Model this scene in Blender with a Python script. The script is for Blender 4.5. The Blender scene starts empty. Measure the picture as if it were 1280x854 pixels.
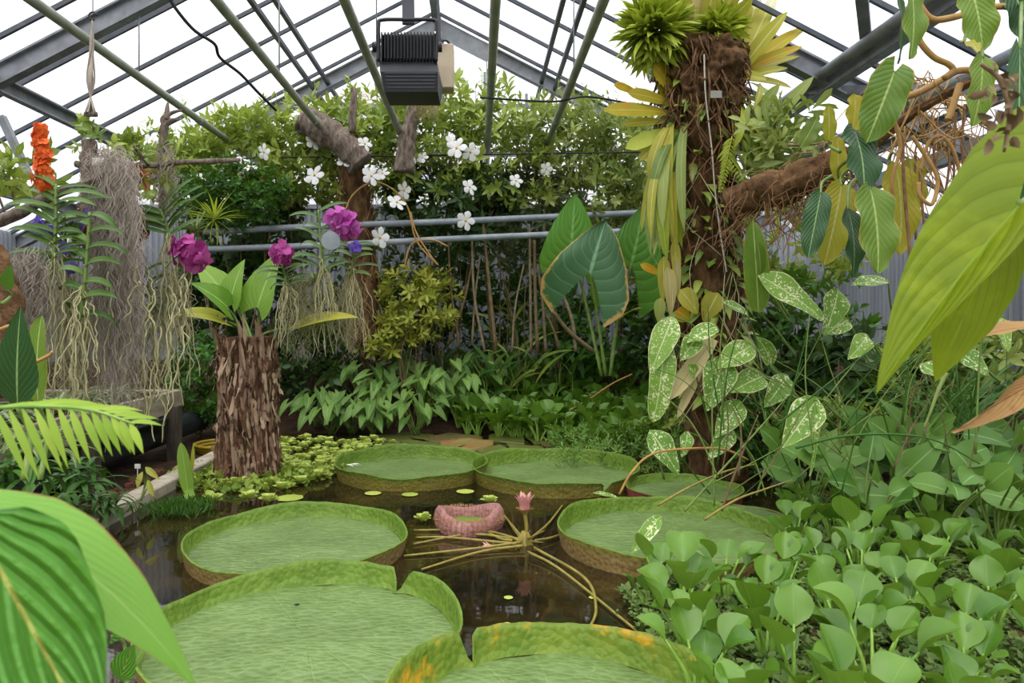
EXPOSURE=0.5; SKY_LOW=.38; SKY_HIGH=2.6; SUN=1.2
import bpy, math, random
import numpy as np
from mathutils import Vector, noise

F, CX, CY, H = 900.0, 598.0, 400.0, 1.6       # focal length in pixels, vanishing point of the greenhouse axis, eye height
rng = np.random.default_rng(7)
random.seed(7)
C = bpy.context.scene.collection
def U(a, b): return float(rng.uniform(a, b))
def P(px, py, Y): return np.array([(px-CX)/F*Y, Y, H-(py-CY)/F*Y])
def V(*a): return np.array(a, float)
def nrm(v):
    v = np.asarray(v, float); return v/(np.linalg.norm(v)+1e-12)

# ---------------------------------------------------------------- mesh collecting
class MB:
    def __init__(s): s.v=[]; s.uv=[]; s.var=[]; s.loops=[]; s.sizes=[]; s.mi=[]; s.n=0
    def add(s, v, faces, uv=None, var=0.5, mi=0):
        v = np.asarray(v, float).reshape(-1,3); k=len(v)
        s.v.append(v)
        s.uv.append(np.zeros((k,2)) if uv is None else np.asarray(uv,float).reshape(-1,2))
        s.var.append(np.full(k, var) if np.isscalar(var) else np.asarray(var,float))
        if not isinstance(faces, (list,tuple)): faces=[faces]
        for f in faces:
            f = np.asarray(f, int)
            if f.size==0: continue
            s.loops.append((f+s.n).ravel()); s.sizes.append(np.full(len(f), f.shape[1])); s.mi.append(np.full(len(f), mi))
        s.n += k
    def build(s, name, mats, parent=None, smooth=True, origin=None):
        v=np.concatenate(s.v); uv=np.concatenate(s.uv); var=np.concatenate(s.var)
        lo=np.concatenate(s.loops); sz=np.concatenate(s.sizes); mi=np.concatenate(s.mi)
        if origin is None: origin = world_origin(parent) if parent is not None else V(0,0,0)
        v = v-origin
        me=bpy.data.meshes.new(name)
        me.vertices.add(len(v)); me.vertices.foreach_set('co', v.ravel())
        me.loops.add(len(lo)); me.loops.foreach_set('vertex_index', lo)
        st=np.concatenate([[0],np.cumsum(sz)[:-1]])
        me.polygons.add(len(sz)); me.polygons.foreach_set('loop_start', st)
        me.polygons.foreach_set('material_index', mi)
        me.polygons.foreach_set('use_smooth', np.full(len(sz), smooth))
        ul=me.uv_layers.new(name='UVMap'); ul.data.foreach_set('uv', uv[lo].ravel())
        at=me.attributes.new('var','FLOAT','POINT'); at.data.foreach_set('value', var)
        me.update(calc_edges=True); me.validate()
        for m in (mats if isinstance(mats,(list,tuple)) else [mats]): me.materials.append(m)
        o=bpy.data.objects.new(name, me); C.objects.link(o)
        if parent is not None: o.parent=parent
        else: o.location=origin
        return o
def world_origin(o):
    p=np.zeros(3)
    while o is not None: p+=np.array(o.location); o=o.parent
    return p
def tag(o, label, cat, group=None, kind=None):
    if label: o['label']=label
    if cat: o['category']=cat
    if group: o['group']=group
    if kind: o['kind']=kind
    return o
def thing(name, label, cat, loc=(0,0,0), group=None, kind=None):
    o=bpy.data.objects.new(name,None); C.objects.link(o); o.location=[float(x) for x in loc]; o.empty_display_size=.1
    return tag(o,label,cat,group,kind)
def struct(o): o['kind']='structure'; return o

# ---------------------------------------------------------------- primitive shapes
def box(mb, c, size, mi=0, bev=0.0, rx=None):
    """box centred at c, size (x,y,z), optional 3x3 rotation, small chamfer"""
    sx,sy,sz=[q/2 for q in size]; b=min(bev, sx*.9, sy*.9, sz*.9)
    v=[];
    if b<=0:
        for x in (-sx,sx):
            for y in (-sy,sy):
                for z in (-sz,sz): v.append((x,y,z))
        f=[[0,1,3,2],[4,6,7,5],[0,4,5,1],[2,3,7,6],[0,2,6,4],[1,5,7,3]]
        v=np.array(v); fs=[np.array(f)]
    else:
        idx={}
        for i,x in enumerate((-1,1)):
            for j,y in enumerate((-1,1)):
                for k,z in enumerate((-1,1)):
                    for a in range(3):
                        q=[x*(sx-b),y*(sy-b),z*(sz-b)]; q[a]=(x*sx,y*sy,z*sz)[a]
                        idx[(i,j,k,a)]=len(v); v.append(q)
        f4=[];f3=[]
        for a in range(3):
            o1,o2=[q for q in range(3) if q!=a]
            for s in (0,1):
                r=[]
                for t1,t2 in ((0,0),(1,0),(1,1),(0,1)):
                    ijk=[0,0,0]; ijk[a]=s; ijk[o1]=t1; ijk[o2]=t2; r.append(idx[tuple(ijk)+(a,)])
                f4.append(r)
            for t1 in (0,1):
                for t2 in (0,1):
                    ijk=[0,0,0]; ijk[o1]=t1; ijk[o2]=t2; e0=tuple(ijk); ijk[a]=1; e1=tuple(ijk)
                    f4.append([idx[e0+(o1,)],idx[e1+(o1,)],idx[e1+(o2,)],idx[e0+(o2,)]])
        for i in (0,1):
            for j in (0,1):
                for k in (0,1): f3.append([idx[(i,j,k,a)] for a in range(3)])
        v=np.array(v); fs=[np.array(f4),np.array(f3)]
    if rx is not None: v=v@np.asarray(rx).T
    mb.add(v+np.asarray(c,float), fs, mi=mi)
def beam(mb, a, b, w, h, mi=0, up=(0,0,1), bev=0.0):
    """rectangular bar from a to b, w across, h along up"""
    a=np.asarray(a,float); b=np.asarray(b,float); d=nrm(b-a); x=nrm(np.cross(d,up)); z=np.cross(x,d)
    box(mb,(a+b)/2,(w,np.linalg.norm(b-a),h),mi,bev,np.stack([x,d,z],1))
def smooth_path(pts, n):
    pts=np.asarray(pts,float)
    if len(pts)==2: return pts[0]+(pts[1]-pts[0])*np.linspace(0,1,n)[:,None]
    q=np.vstack([2*pts[0]-pts[1],pts,2*pts[-1]-pts[-2]]); out=[]
    m=len(pts)-1
    for t in np.linspace(0,m-1e-9,n):
        i=int(t); u=t-i; a,b,c,d=q[i:i+4]
        out.append(.5*((2*b)+(-a+c)*u+(2*a-5*b+4*c-d)*u*u+(-a+3*b-3*c+d)*u**3))
    return np.array(out)
def tube(mb, pts, r, seg=8, mi=0, cap=True, var=.5, n=None):
    pts=np.asarray(pts,float)
    if n: pts=smooth_path(pts,n)
    m=len(pts); r=np.broadcast_to(np.asarray(r,float),(m,)) if np.ndim(r)==0 else np.interp(np.linspace(0,1,m),np.linspace(0,1,len(r)),r)
    d=np.gradient(pts,axis=0); d/= (np.linalg.norm(d,axis=1)[:,None]+1e-12)
    up=V(0,0,1) if abs(d[0][2])<.9 else V(1,0,0)
    x=nrm(np.cross(d[0],up)); fr=[]
    for i in range(m):
        x=x-d[i]*np.dot(x,d[i]); x=nrm(x); fr.append((x,np.cross(d[i],x)))
    X=np.array([f[0] for f in fr]); Y=np.array([f[1] for f in fr])
    a=np.linspace(0,2*math.pi,seg,endpoint=False)
    v=pts[:,None]+r[:,None,None]*(X[:,None]*np.cos(a)[None,:,None]+Y[:,None]*np.sin(a)[None,:,None])
    i=np.arange(m-1)[:,None]; j=np.arange(seg)[None]; jn=(j+1)%seg
    f=np.stack([i*seg+j+0*jn,i*seg+jn,(i+1)*seg+jn,(i+1)*seg+j+0*jn],-1).reshape(-1,4)
    fs=[f]
    if cap: fs+= [np.arange(seg)[::-1][None],(np.arange(seg)+(m-1)*seg)[None]]
    L=np.concatenate([[0],np.cumsum(np.linalg.norm(np.diff(pts,axis=0),axis=1))])
    uv=np.stack([np.broadcast_to(a/(2*math.pi),(m,seg)),np.broadcast_to(L[:,None],(m,seg))],-1)
    mb.add(v.reshape(-1,3),fs,uv.reshape(-1,2),var,mi)
def lathe_path(mb, pts, rad_fn, seg=48, n=60, mi=0, cap=True):
    """a tube whose radius is rad_fn(t, angle) -- trunks"""
    pts=smooth_path(pts,n); d=np.gradient(pts,axis=0); d/=np.linalg.norm(d,axis=1)[:,None]
    x=nrm(np.cross(d[0],V(0,1,0.01))); v=[];uv=[]
    a=np.linspace(0,2*math.pi,seg,endpoint=False)
    for i in range(n):
        x=nrm(x-d[i]*np.dot(x,d[i])); y=np.cross(d[i],x)
        for q in a:
            r=rad_fn(i/(n-1),q); v.append(pts[i]+r*(x*math.cos(q)+y*math.sin(q))); uv.append((q/6.283,i/(n-1)))
    i=np.arange(n-1)[:,None]; j=np.arange(seg)[None]; jn=(j+1)%seg
    f=np.stack([i*seg+j+0*jn,i*seg+jn,(i+1)*seg+jn,(i+1)*seg+j+0*jn],-1).reshape(-1,4)
    mb.add(v,[f,np.arange(seg)[::-1][None],(np.arange(seg)+(n-1)*seg)[None]],uv,.5,mi)

# ---------------------------------------------------------------- leaves
PROF={
 'lance':[(0,.10),(.12,.50),(.3,.92),(.45,1),(.65,.82),(.85,.38),(1,0)],
 'ovate':[(0,.10),(.1,.62),(.25,.95),(.35,1),(.6,.80),(.85,.36),(1,0)],
 'spat':[(0,.10),(.1,.34),(.22,.72),(.4,.98),(.55,1),(.72,.86),(.88,.5),(1,0)],
 'strap':[(0,.55),(.2,.85),(.5,1),(.75,.85),(.92,.45),(1,0)],
 'paddle':[(0,.14),(.15,.42),(.4,.8),(.65,1),(.82,.92),(.94,.58),(1,0)],
 'oblong':[(0,.25),(.08,.72),(.25,.98),(.5,1),(.75,.85),(.92,.5),(1,0)],
 'heart':[(0,.62),(.12,.95),(.25,1),(.5,.76),(.75,.42),(.92,.15),(1,0)],
 'arrow':[(0,.8),(.1,.86),(.25,.78),(.5,.55),(.75,.3),(1,0)],
 'round':[(0,.3),(.1,.7),(.3,.97),(.5,1),(.7,.9),(.9,.5),(1,0)],
 'petal':[(0,.2),(.3,.7),(.6,1),(.85,.85),(1,.2)],
}
def leaf(L=1., W=.4, prof='lance', nt=8, ns=4, bend=.4, fold=.15, cup=0., wave=0., wk=9., sweep=0., twist=0., ruff=0.):
    """one leaf blade: base at the origin, midrib along +Y, upper face +Z. returns verts, quads, uv"""
    p=np.array(PROF[prof]); t=np.linspace(0,1,nt+1)**1.0; s=np.linspace(-1,1,ns+1)
    w=np.interp(t,p[:,0],p[:,1])*W/2
    T,S=np.meshgrid(t,s,indexing='ij'); x=S*w[:,None]
    y=L*T-sweep*L*np.abs(S)**1.25*(1-T)**1.5
    z=fold*np.abs(x)+cup*x*x/W+wave*W*np.sin(wk*T+1.3*np.sign(S))*np.abs(S)**2+ruff*W*np.sin(wk*3.1*T+2*S)*np.abs(S)
    if twist:
        a=twist*T; x,z=x*np.cos(a)-z*np.sin(a), x*np.sin(a)+z*np.cos(a)
    if abs(bend)>1e-4:
        R=L/bend; th=y/R
        Y=R*np.sin(th)+z*np.sin(th); Z=-R*(1-np.cos(th))+z*np.cos(th)
    else: Y,Z=y,z
    v=np.stack([x,Y,Z],-1).reshape(-1,3); uv=np.stack([(S+1)/2,T],-1).reshape(-1,2)
    i=np.arange(nt)[:,None]*(ns+1); j=np.arange(ns)[None]
    f=np.stack([i+j,i+j+1,i+ns+2+j,i+ns+1+j],-1).reshape(-1,4)
    return v,f,uv
def frame(d,n):
    d=nrm(d); n=np.asarray(n,float); z=n-d*np.dot(n,d)
    if np.linalg.norm(z)<1e-6: z=np.cross(d,V(1,.3,.2))
    z=nrm(z); return np.stack([np.cross(d,z),d,z],1)
def put(mb, lf, base, d, n=(0,0,1), sc=1., var=None, mi=0):
    v,f,uv=lf; M=frame(d,n)
    mb.add((v*sc)@M.T+np.asarray(base,float), f, uv, U(0,1) if var is None else var, mi)
def scatter(mb, lf, pos, dirs, nor, sc, var, mi=0):
    """many copies of one leaf template, vectorised"""
    v,f,uv=lf; k=len(v); n=len(pos)
    if n==0: return
    d=dirs/(np.linalg.norm(dirs,axis=1)[:,None]+1e-9); z=nor-d*np.sum(nor*d,1)[:,None]; z/=np.linalg.norm(z,axis=1)[:,None]+1e-9
    x=np.cross(d,z); M=np.stack([x,d,z],2)
    sc=np.broadcast_to(np.asarray(sc,float),(n,))
    o=np.einsum('nij,kj->nki',M,v)*sc[:,None,None]+pos[:,None]
    ff=(f[None]+ (np.arange(n)*k)[:,None,None]).reshape(-1,f.shape[1])
    mb.add(o.reshape(-1,3), ff, np.tile(uv,(n,1)), np.repeat(np.broadcast_to(var,(n,)),k), mi)
def leafAB(mb, A, B, W, prof='ovate', n=(0,-1,.5), bend=.4, nt=16, ns=8, var=None, mi=0, **k):
    """a leaf whose base is A and whose tip is B"""
    A=np.asarray(A,float); B=np.asarray(B,float); ch=np.linalg.norm(B-A)
    L=ch*(bend/2)/math.sin(bend/2) if abs(bend)>1e-4 else ch
    M=frame(B-A,n); x,d,z=M.T
    d0=d*math.cos(bend/2)+z*math.sin(bend/2); z0=np.cross(x,d0)
    put(mb, leaf(L,W,prof,nt,ns,bend,**k), A, d0, z0, 1., var, mi)
def rand_dirs(n, up=.0, out=None, outw=0.):
    d=rng.normal(size=(n,3)); d/=np.linalg.norm(d,axis=1)[:,None]
    d[:,2]+=up
    if out is not None: d=d+outw*out
    return d/np.linalg.norm(d,axis=1)[:,None]
def sprig(lf_list, n=7, stem=.12, spread=1.0, tip=True):
    """whorled sprig of leaves around a short axis along +Y (upper face outwards); returns one template"""
    vs=[];fs=[];us=[];k=0
    for i in range(n):
        v,f,uv=lf_list[i%len(lf_list)]; a=i*2.399+U(-.2,.2); h=stem*(i/max(1,n-1)); el=spread*(1-.55*i/max(1,n-1))
        d=V(math.cos(a)*math.sin(el),math.cos(el),math.sin(a)*math.sin(el)); nn=V(-math.cos(a)*math.cos(el),math.sin(el),-math.sin(a)*math.cos(el))
        M=frame(d,nn); vs.append((v*U(.75,1.1))@M.T+V(0,h,0)); fs.append(f+k); us.append(uv); k+=len(v)
    return np.concatenate(vs),np.concatenate(fs),np.concatenate(us)

# ---------------------------------------------------------------- materials
def hexc(h):
    h=h.lstrip('#'); c=[int(h[i:i+2],16)/255 for i in (0,2,4)]
    return tuple((x/12.92 if x<=.04045 else ((x+.055)/1.055)**2.4) for x in c)+(1.,)
class NT:
    def __init__(s,name):
        s.m=bpy.data.materials.new(name); s.m.use_nodes=True; s.t=s.m.node_tree; s.t.nodes.clear()
        s.out=s.t.nodes.new('ShaderNodeOutputMaterial')
    def n(s,t,**k):
        o=s.t.nodes.new('ShaderNode'+t)
        for a,b in k.items(): setattr(o,a,b)
        return o
    def l(s,a,b): s.t.links.new(a,b)
    def val(s,x,sock):
        if hasattr(x,'is_linked') or hasattr(x,'links'): s.l(x,sock)
        else: sock.default_value=x
    def math(s,op,a,b=0.,c=None):
        o=s.n('Math',operation=op); s.val(a,o.inputs[0]); s.val(b,o.inputs[1])
        if c is not None: s.val(c,o.inputs[2])
        return o.outputs[0]
    def mix(s,f,a,b,mode='MIX'):
        o=s.n('Mix',data_type='RGBA',blend_type=mode); s.val(f,o.inputs[0]); s.val(a,o.inputs[6]); s.val(b,o.inputs[7]); return o.outputs[2]
    def noise(s,scale,detail=3,rough=.5,vec=None,dim='3D'):
        o=s.n('TexNoise'); o.inputs['Scale'].default_value=scale; o.inputs['Detail'].default_value=detail; o.inputs['Roughness'].default_value=rough
        if vec is not None: s.l(vec,o.inputs['Vector'])
        return o.outputs['Fac']
    def obj(s): return s.n('TexCoord').outputs['Object']
    def uv(s):
        o=s.n('SeparateXYZ'); s.l(s.n('TexCoord').outputs['UV'],o.inputs[0]); return o.outputs[0],o.outputs[1]
    def smooth(s,x,a,b):
        o=s.n('MapRange',interpolation_type='SMOOTHSTEP'); s.val(x,o.inputs[0]); o.inputs[1].default_value=a; o.inputs[2].default_value=b; return o.outputs[0]
    def attr(s,name='var'):
        return s.n('Attribute',attribute_name=name).outputs['Fac']
    def bsdf(s,col,rough=.5,spec=.5,metal=0.,normal=None):
        o=s.n('BsdfPrincipled'); s.val(col,o.inputs['Base Color']); s.val(rough,o.inputs['Roughness']); o.inputs['Specular IOR Level'].default_value=spec; o.inputs['Metallic'].default_value=metal
        if normal is not None: s.l(normal,o.inputs['Normal'])
        return o
    def bump(s,h,strength=.5,dist=.01):
        o=s.n('Bump'); o.inputs['Strength'].default_value=strength; o.inputs['Distance'].default_value=dist; s.l(h,o.inputs['Height']); return o.outputs[0]
    def done(s,sh): s.l(sh,s.out.inputs[0]); return s.m
def plain(name, c1, c2=None, scale=8., rough=.6, spec=.4, metal=0., bump=0., bscale=30., detail=4, stretch=None):
    m=NT(name); vec=m.obj()
    if stretch:
        mp=m.n('Mapping'); mp.inputs['Scale'].default_value=stretch; m.l(vec,mp.inputs[0]); vec=mp.outputs[0]
    col=hexc(c1)
    if c2: col=m.mix(m.smooth(m.noise(scale,detail,.6,vec),.3,.7),hexc(c1),hexc(c2))
    nn=m.bump(m.noise(bscale,5,.6,vec),bump,.02) if bump else None
    return m.done(m.bsdf(col,rough,spec,metal,nn).outputs[0])
def lc(h):
    r,g,b,a=hexc(h); return (r*1.08,g*.92,b*.80,1.) if (g>r and g>b) else (r,g,b,1.)
def leafmat(name, dark, light, rib=None, ribw=.03, veins=0., nv=9., slant=.35, veincol=None, trans=.3, rough=.42, edge=None, edgew=.04, spot=None, spotamt=.5, tip=None, bump=.25, blotch=None, spec=.3, under=None, wrinkle=0.):
    m=NT(name); tint=hexc(dark)[1]>hexc(dark)[0]; u,v=m.uv(); var=m.attr(); ob=m.obj()
    col=m.mix(var,lc(dark),lc(light))
    nz=m.noise(5.,3,.6,ob)
    col=m.mix(m.math('MULTIPLY',m.smooth(nz,.3,.75),.45),col,lc(light))
    au=m.math('ABSOLUTE',m.math('SUBTRACT',u,.5))
    hgt=None
    if tip: col=m.mix(m.smooth(v,.55,1.0),col,hexc(tip))
    if blotch:
        col=m.mix(m.smooth(m.noise(3.5,4,.7,ob),.52,.66),col,hexc(blotch))
    if veins:
        ph=m.math('MULTIPLY',m.math('SUBTRACT',v,m.math('MULTIPLY',au,slant*2)),nv)
        w=m.math('ABSOLUTE',m.math('SUBTRACT',m.math('FRACT',ph),.5))      # .5 at the vein, 0 between
        ln=m.smooth(w,.40,.49)
        col=m.mix(m.math('MULTIPLY',ln,veins),col,lc(veincol or light))
        hgt=m.math('SUBTRACT',m.math('MULTIPLY',m.smooth(w,.5,.1),1.),m.math('MULTIPLY',ln,.2))
    if spot:
        sp=m.noise(58.,3,.55,ob); sp2=m.noise(13.,2,.5,ob)
        k=m.smooth(m.math('ADD',sp,m.math('MULTIPLY',sp2,.45)),1.0-spotamt*.55+.03,1.0-spotamt*.55+.08)
        col=m.mix(k,col,hexc(spot))
    if rib: col=m.mix(m.smooth(au,ribw,ribw*.4),col,hexc(rib))
    if edge: 
        e=m.math('ADD',au,m.math('MULTIPLY',m.math('SUBTRACT',m.noise(14.,3,.6,ob),.5),.10))
        col=m.mix(m.smooth(e,.5-edgew-.02,.5-edgew+.01),col,hexc(edge))
    if under:
        g=m.n('NewGeometry'); col=m.mix(g.outputs['Backfacing'],col,hexc(under))
    nn=None
    if wrinkle:
        wz=m.math('MULTIPLY',m.noise(22.,3,.5,ob),wrinkle); hgt=wz if hgt is None else m.math('ADD',hgt,wz)
    if bump and hgt is not None: nn=m.bump(hgt,bump,.012)
    b=m.bsdf(col,rough+.04,spec,0.,nn)
    if trans<=0: return m.done(b.outputs[0])
    tr=m.n('BsdfTranslucent'); m.l(m.mix(.22 if tint else 0.,col,hexc('#b8d020')),tr.inputs[0])
    mx=m.n('MixShader'); mx.inputs[0].default_value=trans*.78; m.l(b.outputs[0],mx.inputs[1]); m.l(tr.outputs[0],mx.inputs[2])
    return m.done(mx.outputs[0])
# ================================================================ camera, sky
sc=bpy.context.scene
cam=bpy.data.cameras.new('camera'); co=bpy.data.objects.new('camera',cam); C.objects.link(co); sc.camera=co
cam.sensor_width=36; cam.lens=F/1280*36; cam.shift_x=(640-CX)/1280; cam.shift_y=(CY-427)/1280
co.location=(0,0,H); co.rotation_euler=(math.pi/2,0,0); cam.clip_start=.05
cam.dof.use_dof=True; cam.dof.focus_distance=5.5; cam.dof.aperture_fstop=4.5
sc.view_settings.view_transform='Standard'; sc.view_settings.look='None'; sc.view_settings.gamma=1; sc.view_settings.use_curve_mapping=False
sc.view_settings.exposure=EXPOSURE
sc.cycles.max_bounces=8; sc.cycles.diffuse_bounces=3; sc.cycles.glossy_bounces=3; sc.cycles.transmission_bounces=5; sc.cycles.transparent_max_bounces=8
sc.cycles.sample_clamp_indirect=6; sc.cycles.use_denoising=True

w=bpy.data.worlds.new('overcast_sky'); sc.world=w; w.use_nodes=True; nt=w.node_tree; nt.nodes.clear()
wo=nt.nodes.new('ShaderNodeOutputWorld'); bg=nt.nodes.new('ShaderNodeBackground'); tc=nt.nodes.new('ShaderNodeTexCoord'); sx=nt.nodes.new('ShaderNodeSeparateXYZ')
mr=nt.nodes.new('ShaderNodeMapRange'); mr.inputs[1].default_value=0.; mr.inputs[2].default_value=1.; mr.inputs[3].default_value=SKY_LOW; mr.inputs[4].default_value=SKY_HIGH
nz=nt.nodes.new('ShaderNodeTexNoise'); nz.inputs['Scale'].default_value=2.2; nz.inputs['Detail'].default_value=4
ml=nt.nodes.new('ShaderNodeMath'); ml.operation='MULTIPLY'; ad=nt.nodes.new('ShaderNodeMapRange'); ad.inputs[3].default_value=.9; ad.inputs[4].default_value=1.1
bg.inputs[0].default_value=hexc('#fdfdff')
L=nt.links.new
L(tc.outputs['Generated'],sx.inputs[0]); L(sx.outputs[2],mr.inputs[0]); L(tc.outputs['Generated'],nz.inputs['Vector']); L(nz.outputs['Fac'],ad.inputs[0])
L(mr.outputs[0],ml.inputs[0]); L(ad.outputs[0],ml.inputs[1]); L(ml.outputs[0],bg.inputs[1]); L(bg.outputs[0],wo.inputs[0])
sun=bpy.data.lights.new('veiled_sun','SUN'); sun.energy=SUN; sun.angle=math.radians(50); sun.color=(1,.97,.9)
so=bpy.data.objects.new('veiled_sun',sun); C.objects.link(so); so.rotation_euler=(math.radians(38),math.radians(-14),0)

# ================================================================ setting materials
m_steel=plain('galvanised_steel','#8d9196','#74787d',6,.5,.4,.1)
m_steel2=plain('dark_glazing_bar','#4d5158','#3c4046',6,.5)
m_pipe=plain('grey_green_pipe','#9aa08e','#858b7a',5,.42,.5)
m_rail=plain('grey_rail','#98a0a8','#80878f',5,.4,.5,.0)
m_corr=plain('corrugated_sheet','#9a9fa6','#82878e',2.,.6,.4,0,0,30,4,(1,1,.1))
m_wood=plain('weathered_board','#b0a690','#8a806e',3.,.85,.2,0,.35,40,5,(1,1,4))
m_post=plain('weathered_post','#5d564a','#3f3a31',4.,.9,.2,0,.4,40,5,(3,3,.5))
m_kerb=plain('pale_stone_kerb','#c5bba8','#a2977f',6.,.85,.2,0,.3,60)
m_soil=plain('dark_soil','#2c2318','#49372a',7.,.95,.15,0,.8,45,8)
m_blk=plain('black_pipe','#34383d','#25282b',4.,.5,.4)
m_black=plain('matt_black_metal','#17181b','#212327',5,.45,.5)
m_white=plain('white_plastic','#e8e6df','#dcd9d0',6,.5)
m_beige=plain('beige_housing','#cdbda3','#bba98d',3,.6)
m_cable=plain('dark_cable','#2c2c2e','#1e1e20',6,.6)
def mk_pane():
    m=NT('milky_roof_glass'); ob=m.obj()
    mp=m.n('Mapping'); mp.inputs['Scale'].default_value=(.5,1.2,.5); m.l(ob,mp.inputs[0])
    st=m.noise(1.1,6,.65,mp.outputs[0])
    c=m.mix(m.smooth(st,.48,.75),hexc('#f6f7fa'),hexc('#a4aec4'))
    d=m.noise(.55,3,.6,ob)
    c=m.mix(m.math('MULTIPLY',m.smooth(d,.58,.72),.5),c,hexc('#c9a878'))
    t=m.n('BsdfTransparent'); m.l(c,t.inputs[0])
    r=m.n('BsdfTranslucent'); r.inputs[0].default_value=hexc('#eef0f4')
    x=m.n('MixShader'); x.inputs[0].default_value=.22; m.l(t.outputs[0],x.inputs[1]); m.l(r.outputs[0],x.inputs[2])
    return m.done(x.outputs[0])
m_pane=mk_pane()
def mk_water():
    m=NT('pond_water'); ob=m.obj()
    c=m.mix(m.smooth(m.noise(1.3,5,.65,ob),.35,.72),hexc('#15130c'),hexc('#3d3116'))
    c=m.mix(m.math('MULTIPLY',m.smooth(m.noise(4.5,5,.7,ob),.55,.7),.6),c,hexc('#3c4518'))
    b=m.bsdf(c,.04,.55,0,m.bump(m.noise(5.,2,.5,ob),.05,.02)); return m.done(b.outputs[0])
m_water=mk_water()

# ================================================================ ground, water, kerb
def sst(x,a,b):
    t=np.clip((x-a)/(b-a),0,1); return t*t*(3-2*t)
def ground_z(X,Y):
    z=-.35+0*X
    left=sst(-X,2.86,2.9)
    back=sst(Y,9.7,10.3)*.40+sst(Y,10.1,12.6)*.8
    right=(sst(X,2.6,3.4)*.40+sst(X,3.2,5.8)*.55)*sst(Y,5.4,7.2)+sst(X,4.3,4.8)*.39
    st=np.clip(1-np.hypot((X+2.3),(Y-7.5))/.95,0,1); st=st*st*(3-2*st)*.48
    z=z+np.maximum(np.maximum(back,right),st)
    return np.where(left>.5,np.maximum(.03,z),z)
def gz(x,y): return float(max(0.,ground_z(np.array(x,float),np.array(y,float))))
gx=np.concatenate([np.arange(-7.7,-3.0,.2),np.array([-2.95,-2.87]),np.arange(-2.8,6.4,.12)]); gy=np.arange(-1.,13.6,.12)
GX,GY=np.meshgrid(gx,gy,indexing='ij'); GZ=ground_z(GX,GY)
for i in range(len(gx)):
    for j in range(len(gy)):
        GZ[i,j]+=.035*noise.noise(Vector((GX[i,j]*2.3,GY[i,j]*2.3,0)))
i=np.arange(len(gx)-1)[:,None]*len(gy); j=np.arange(len(gy)-1)[None]
mb=MB(); mb.add(np.stack([GX,GY,GZ],-1).reshape(-1,3),np.stack([i+j,i+len(gy)+j,i+len(gy)+j+1,i+j+1],-1).reshape(-1,4))
struct(mb.build('ground',m_soil))
mb=MB(); box(mb,(1.75,5.,-.04),(9.24,12.5,.08)); struct(mb.build('pond_water',m_water,smooth=False))
mb=MB(); box(mb,(-2.96,4.55,.035),(.19,8.9,.13),bev=.012); struct(mb.build('trim_1',m_kerb,smooth=False))

# ================================================================ walls
def corrugated(name, a, b, z0, z1, nrmv, amp=.018, pitch=.11):
    a=np.array(a,float); b=np.array(b,float); Lw=np.linalg.norm(b-a); n=int(Lw/pitch*6)
    t=np.linspace(0,1,n); p=a+(b-a)*t[:,None]; off=amp*np.clip(1.6*np.sin(t*Lw/pitch*2*math.pi),-1,1)
    p=p+np.array(nrmv,float)*off[:,None]
    zs=np.linspace(z0,z1,4); v=np.concatenate([np.c_[p,np.full(n,z)] for z in zs])
    k=np.arange(n-1)[None]; r=np.arange(3)[:,None]*n
    m=MB(); m.add(v,np.stack([r+k,r+k+1,r+n+k+1,r+n+k],-1).reshape(-1,4)); return struct(m.build(name,m_corr,smooth=False))
RX,RZ,SL=-.7,6.67,.52           # ridge position and roof slope
XL,XR,YB,Y0=-7.7,6.3,13.5,-1.5
zroof=lambda X: RZ-SL*abs(X-RX)
corrugated('wall_back',(XL,YB),(XR,YB),0,3.7,(0,-1))
corrugated('wall_right',(XR,Y0),(XR,YB),0,3.05,(-1,0))
corrugated('wall_left',(XL,Y0),(XL,YB),0,3.05,(1,0))
# ================================================================ glass roof
bars_y=[7.35+.9*k for k in range(-9,7)]
for side,xe,nm in ((-1,XL,'ceiling_left'),(1,XR,'ceiling_right')):
    mb=MB(); ys=np.linspace(Y0,YB,31); xs=np.linspace(RX,xe,13)
    v=np.array([(x,y,zroof(x)+.06) for x in xs for y in ys]); i=np.arange(12)[:,None]*31; j=np.arange(30)[None]
    mb.add(v,np.stack([i+j,i+31+j,i+32+j,i+1+j],-1).reshape(-1,4)); r=struct(mb.build(nm,m_pane))
    for y in bars_y:
        mb=MB(); beam(mb,(RX,y,zroof(RX)),(xe,y,zroof(xe)),.036,.055,bev=.005); mb.build('glazing_bar',m_steel2,r,False)
def rafter(y,nm):
    mb=MB()
    for xe in (XL,XR):
        a=V(RX,y,RZ-.16); b=V(xe,y,zroof(xe)-.16)
        beam(mb,a,b,.03,.22); 
        for dz in (-.11,.11): beam(mb,a+V(0,0,dz),b+V(0,0,dz),.13,.022)
    beam(mb,(RX,y-.02,RZ-.65),(RX,y-.02,RZ+.0),.16,.03,up=(0,1,0))
    for s,xe in ((-1,XL),(1,XR)):      # gusset plates near the ridge
        beam(mb,(RX,y-.08,RZ-.22),(RX+s*.9,y-.08,RZ-.22-SL*.9),.012,.26)
    o=struct(mb.build(nm,m_steel,smooth=False)); return o
for y in (3.4,7.7,12.0): rafter(y,'roof_truss_beam')
def purlin(X,w=.09,h=.16,drop=.02,nm='purlin_beam'):
    mb=MB(); z=zroof(X)-.26-drop
    beam(mb,(X,Y0,z),(X,YB,z),w,.02); beam(mb,(X-w/2,Y0,z+h/2),(X-w/2,YB,z+h/2),.02,h); beam(mb,(X,Y0,z+h),(X,YB,z+h),w,.02)
    return struct(mb.build(nm,m_steel,smooth=False))
for X in (-5.17,3.77,-6.6,5.2): purlin(X)
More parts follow.
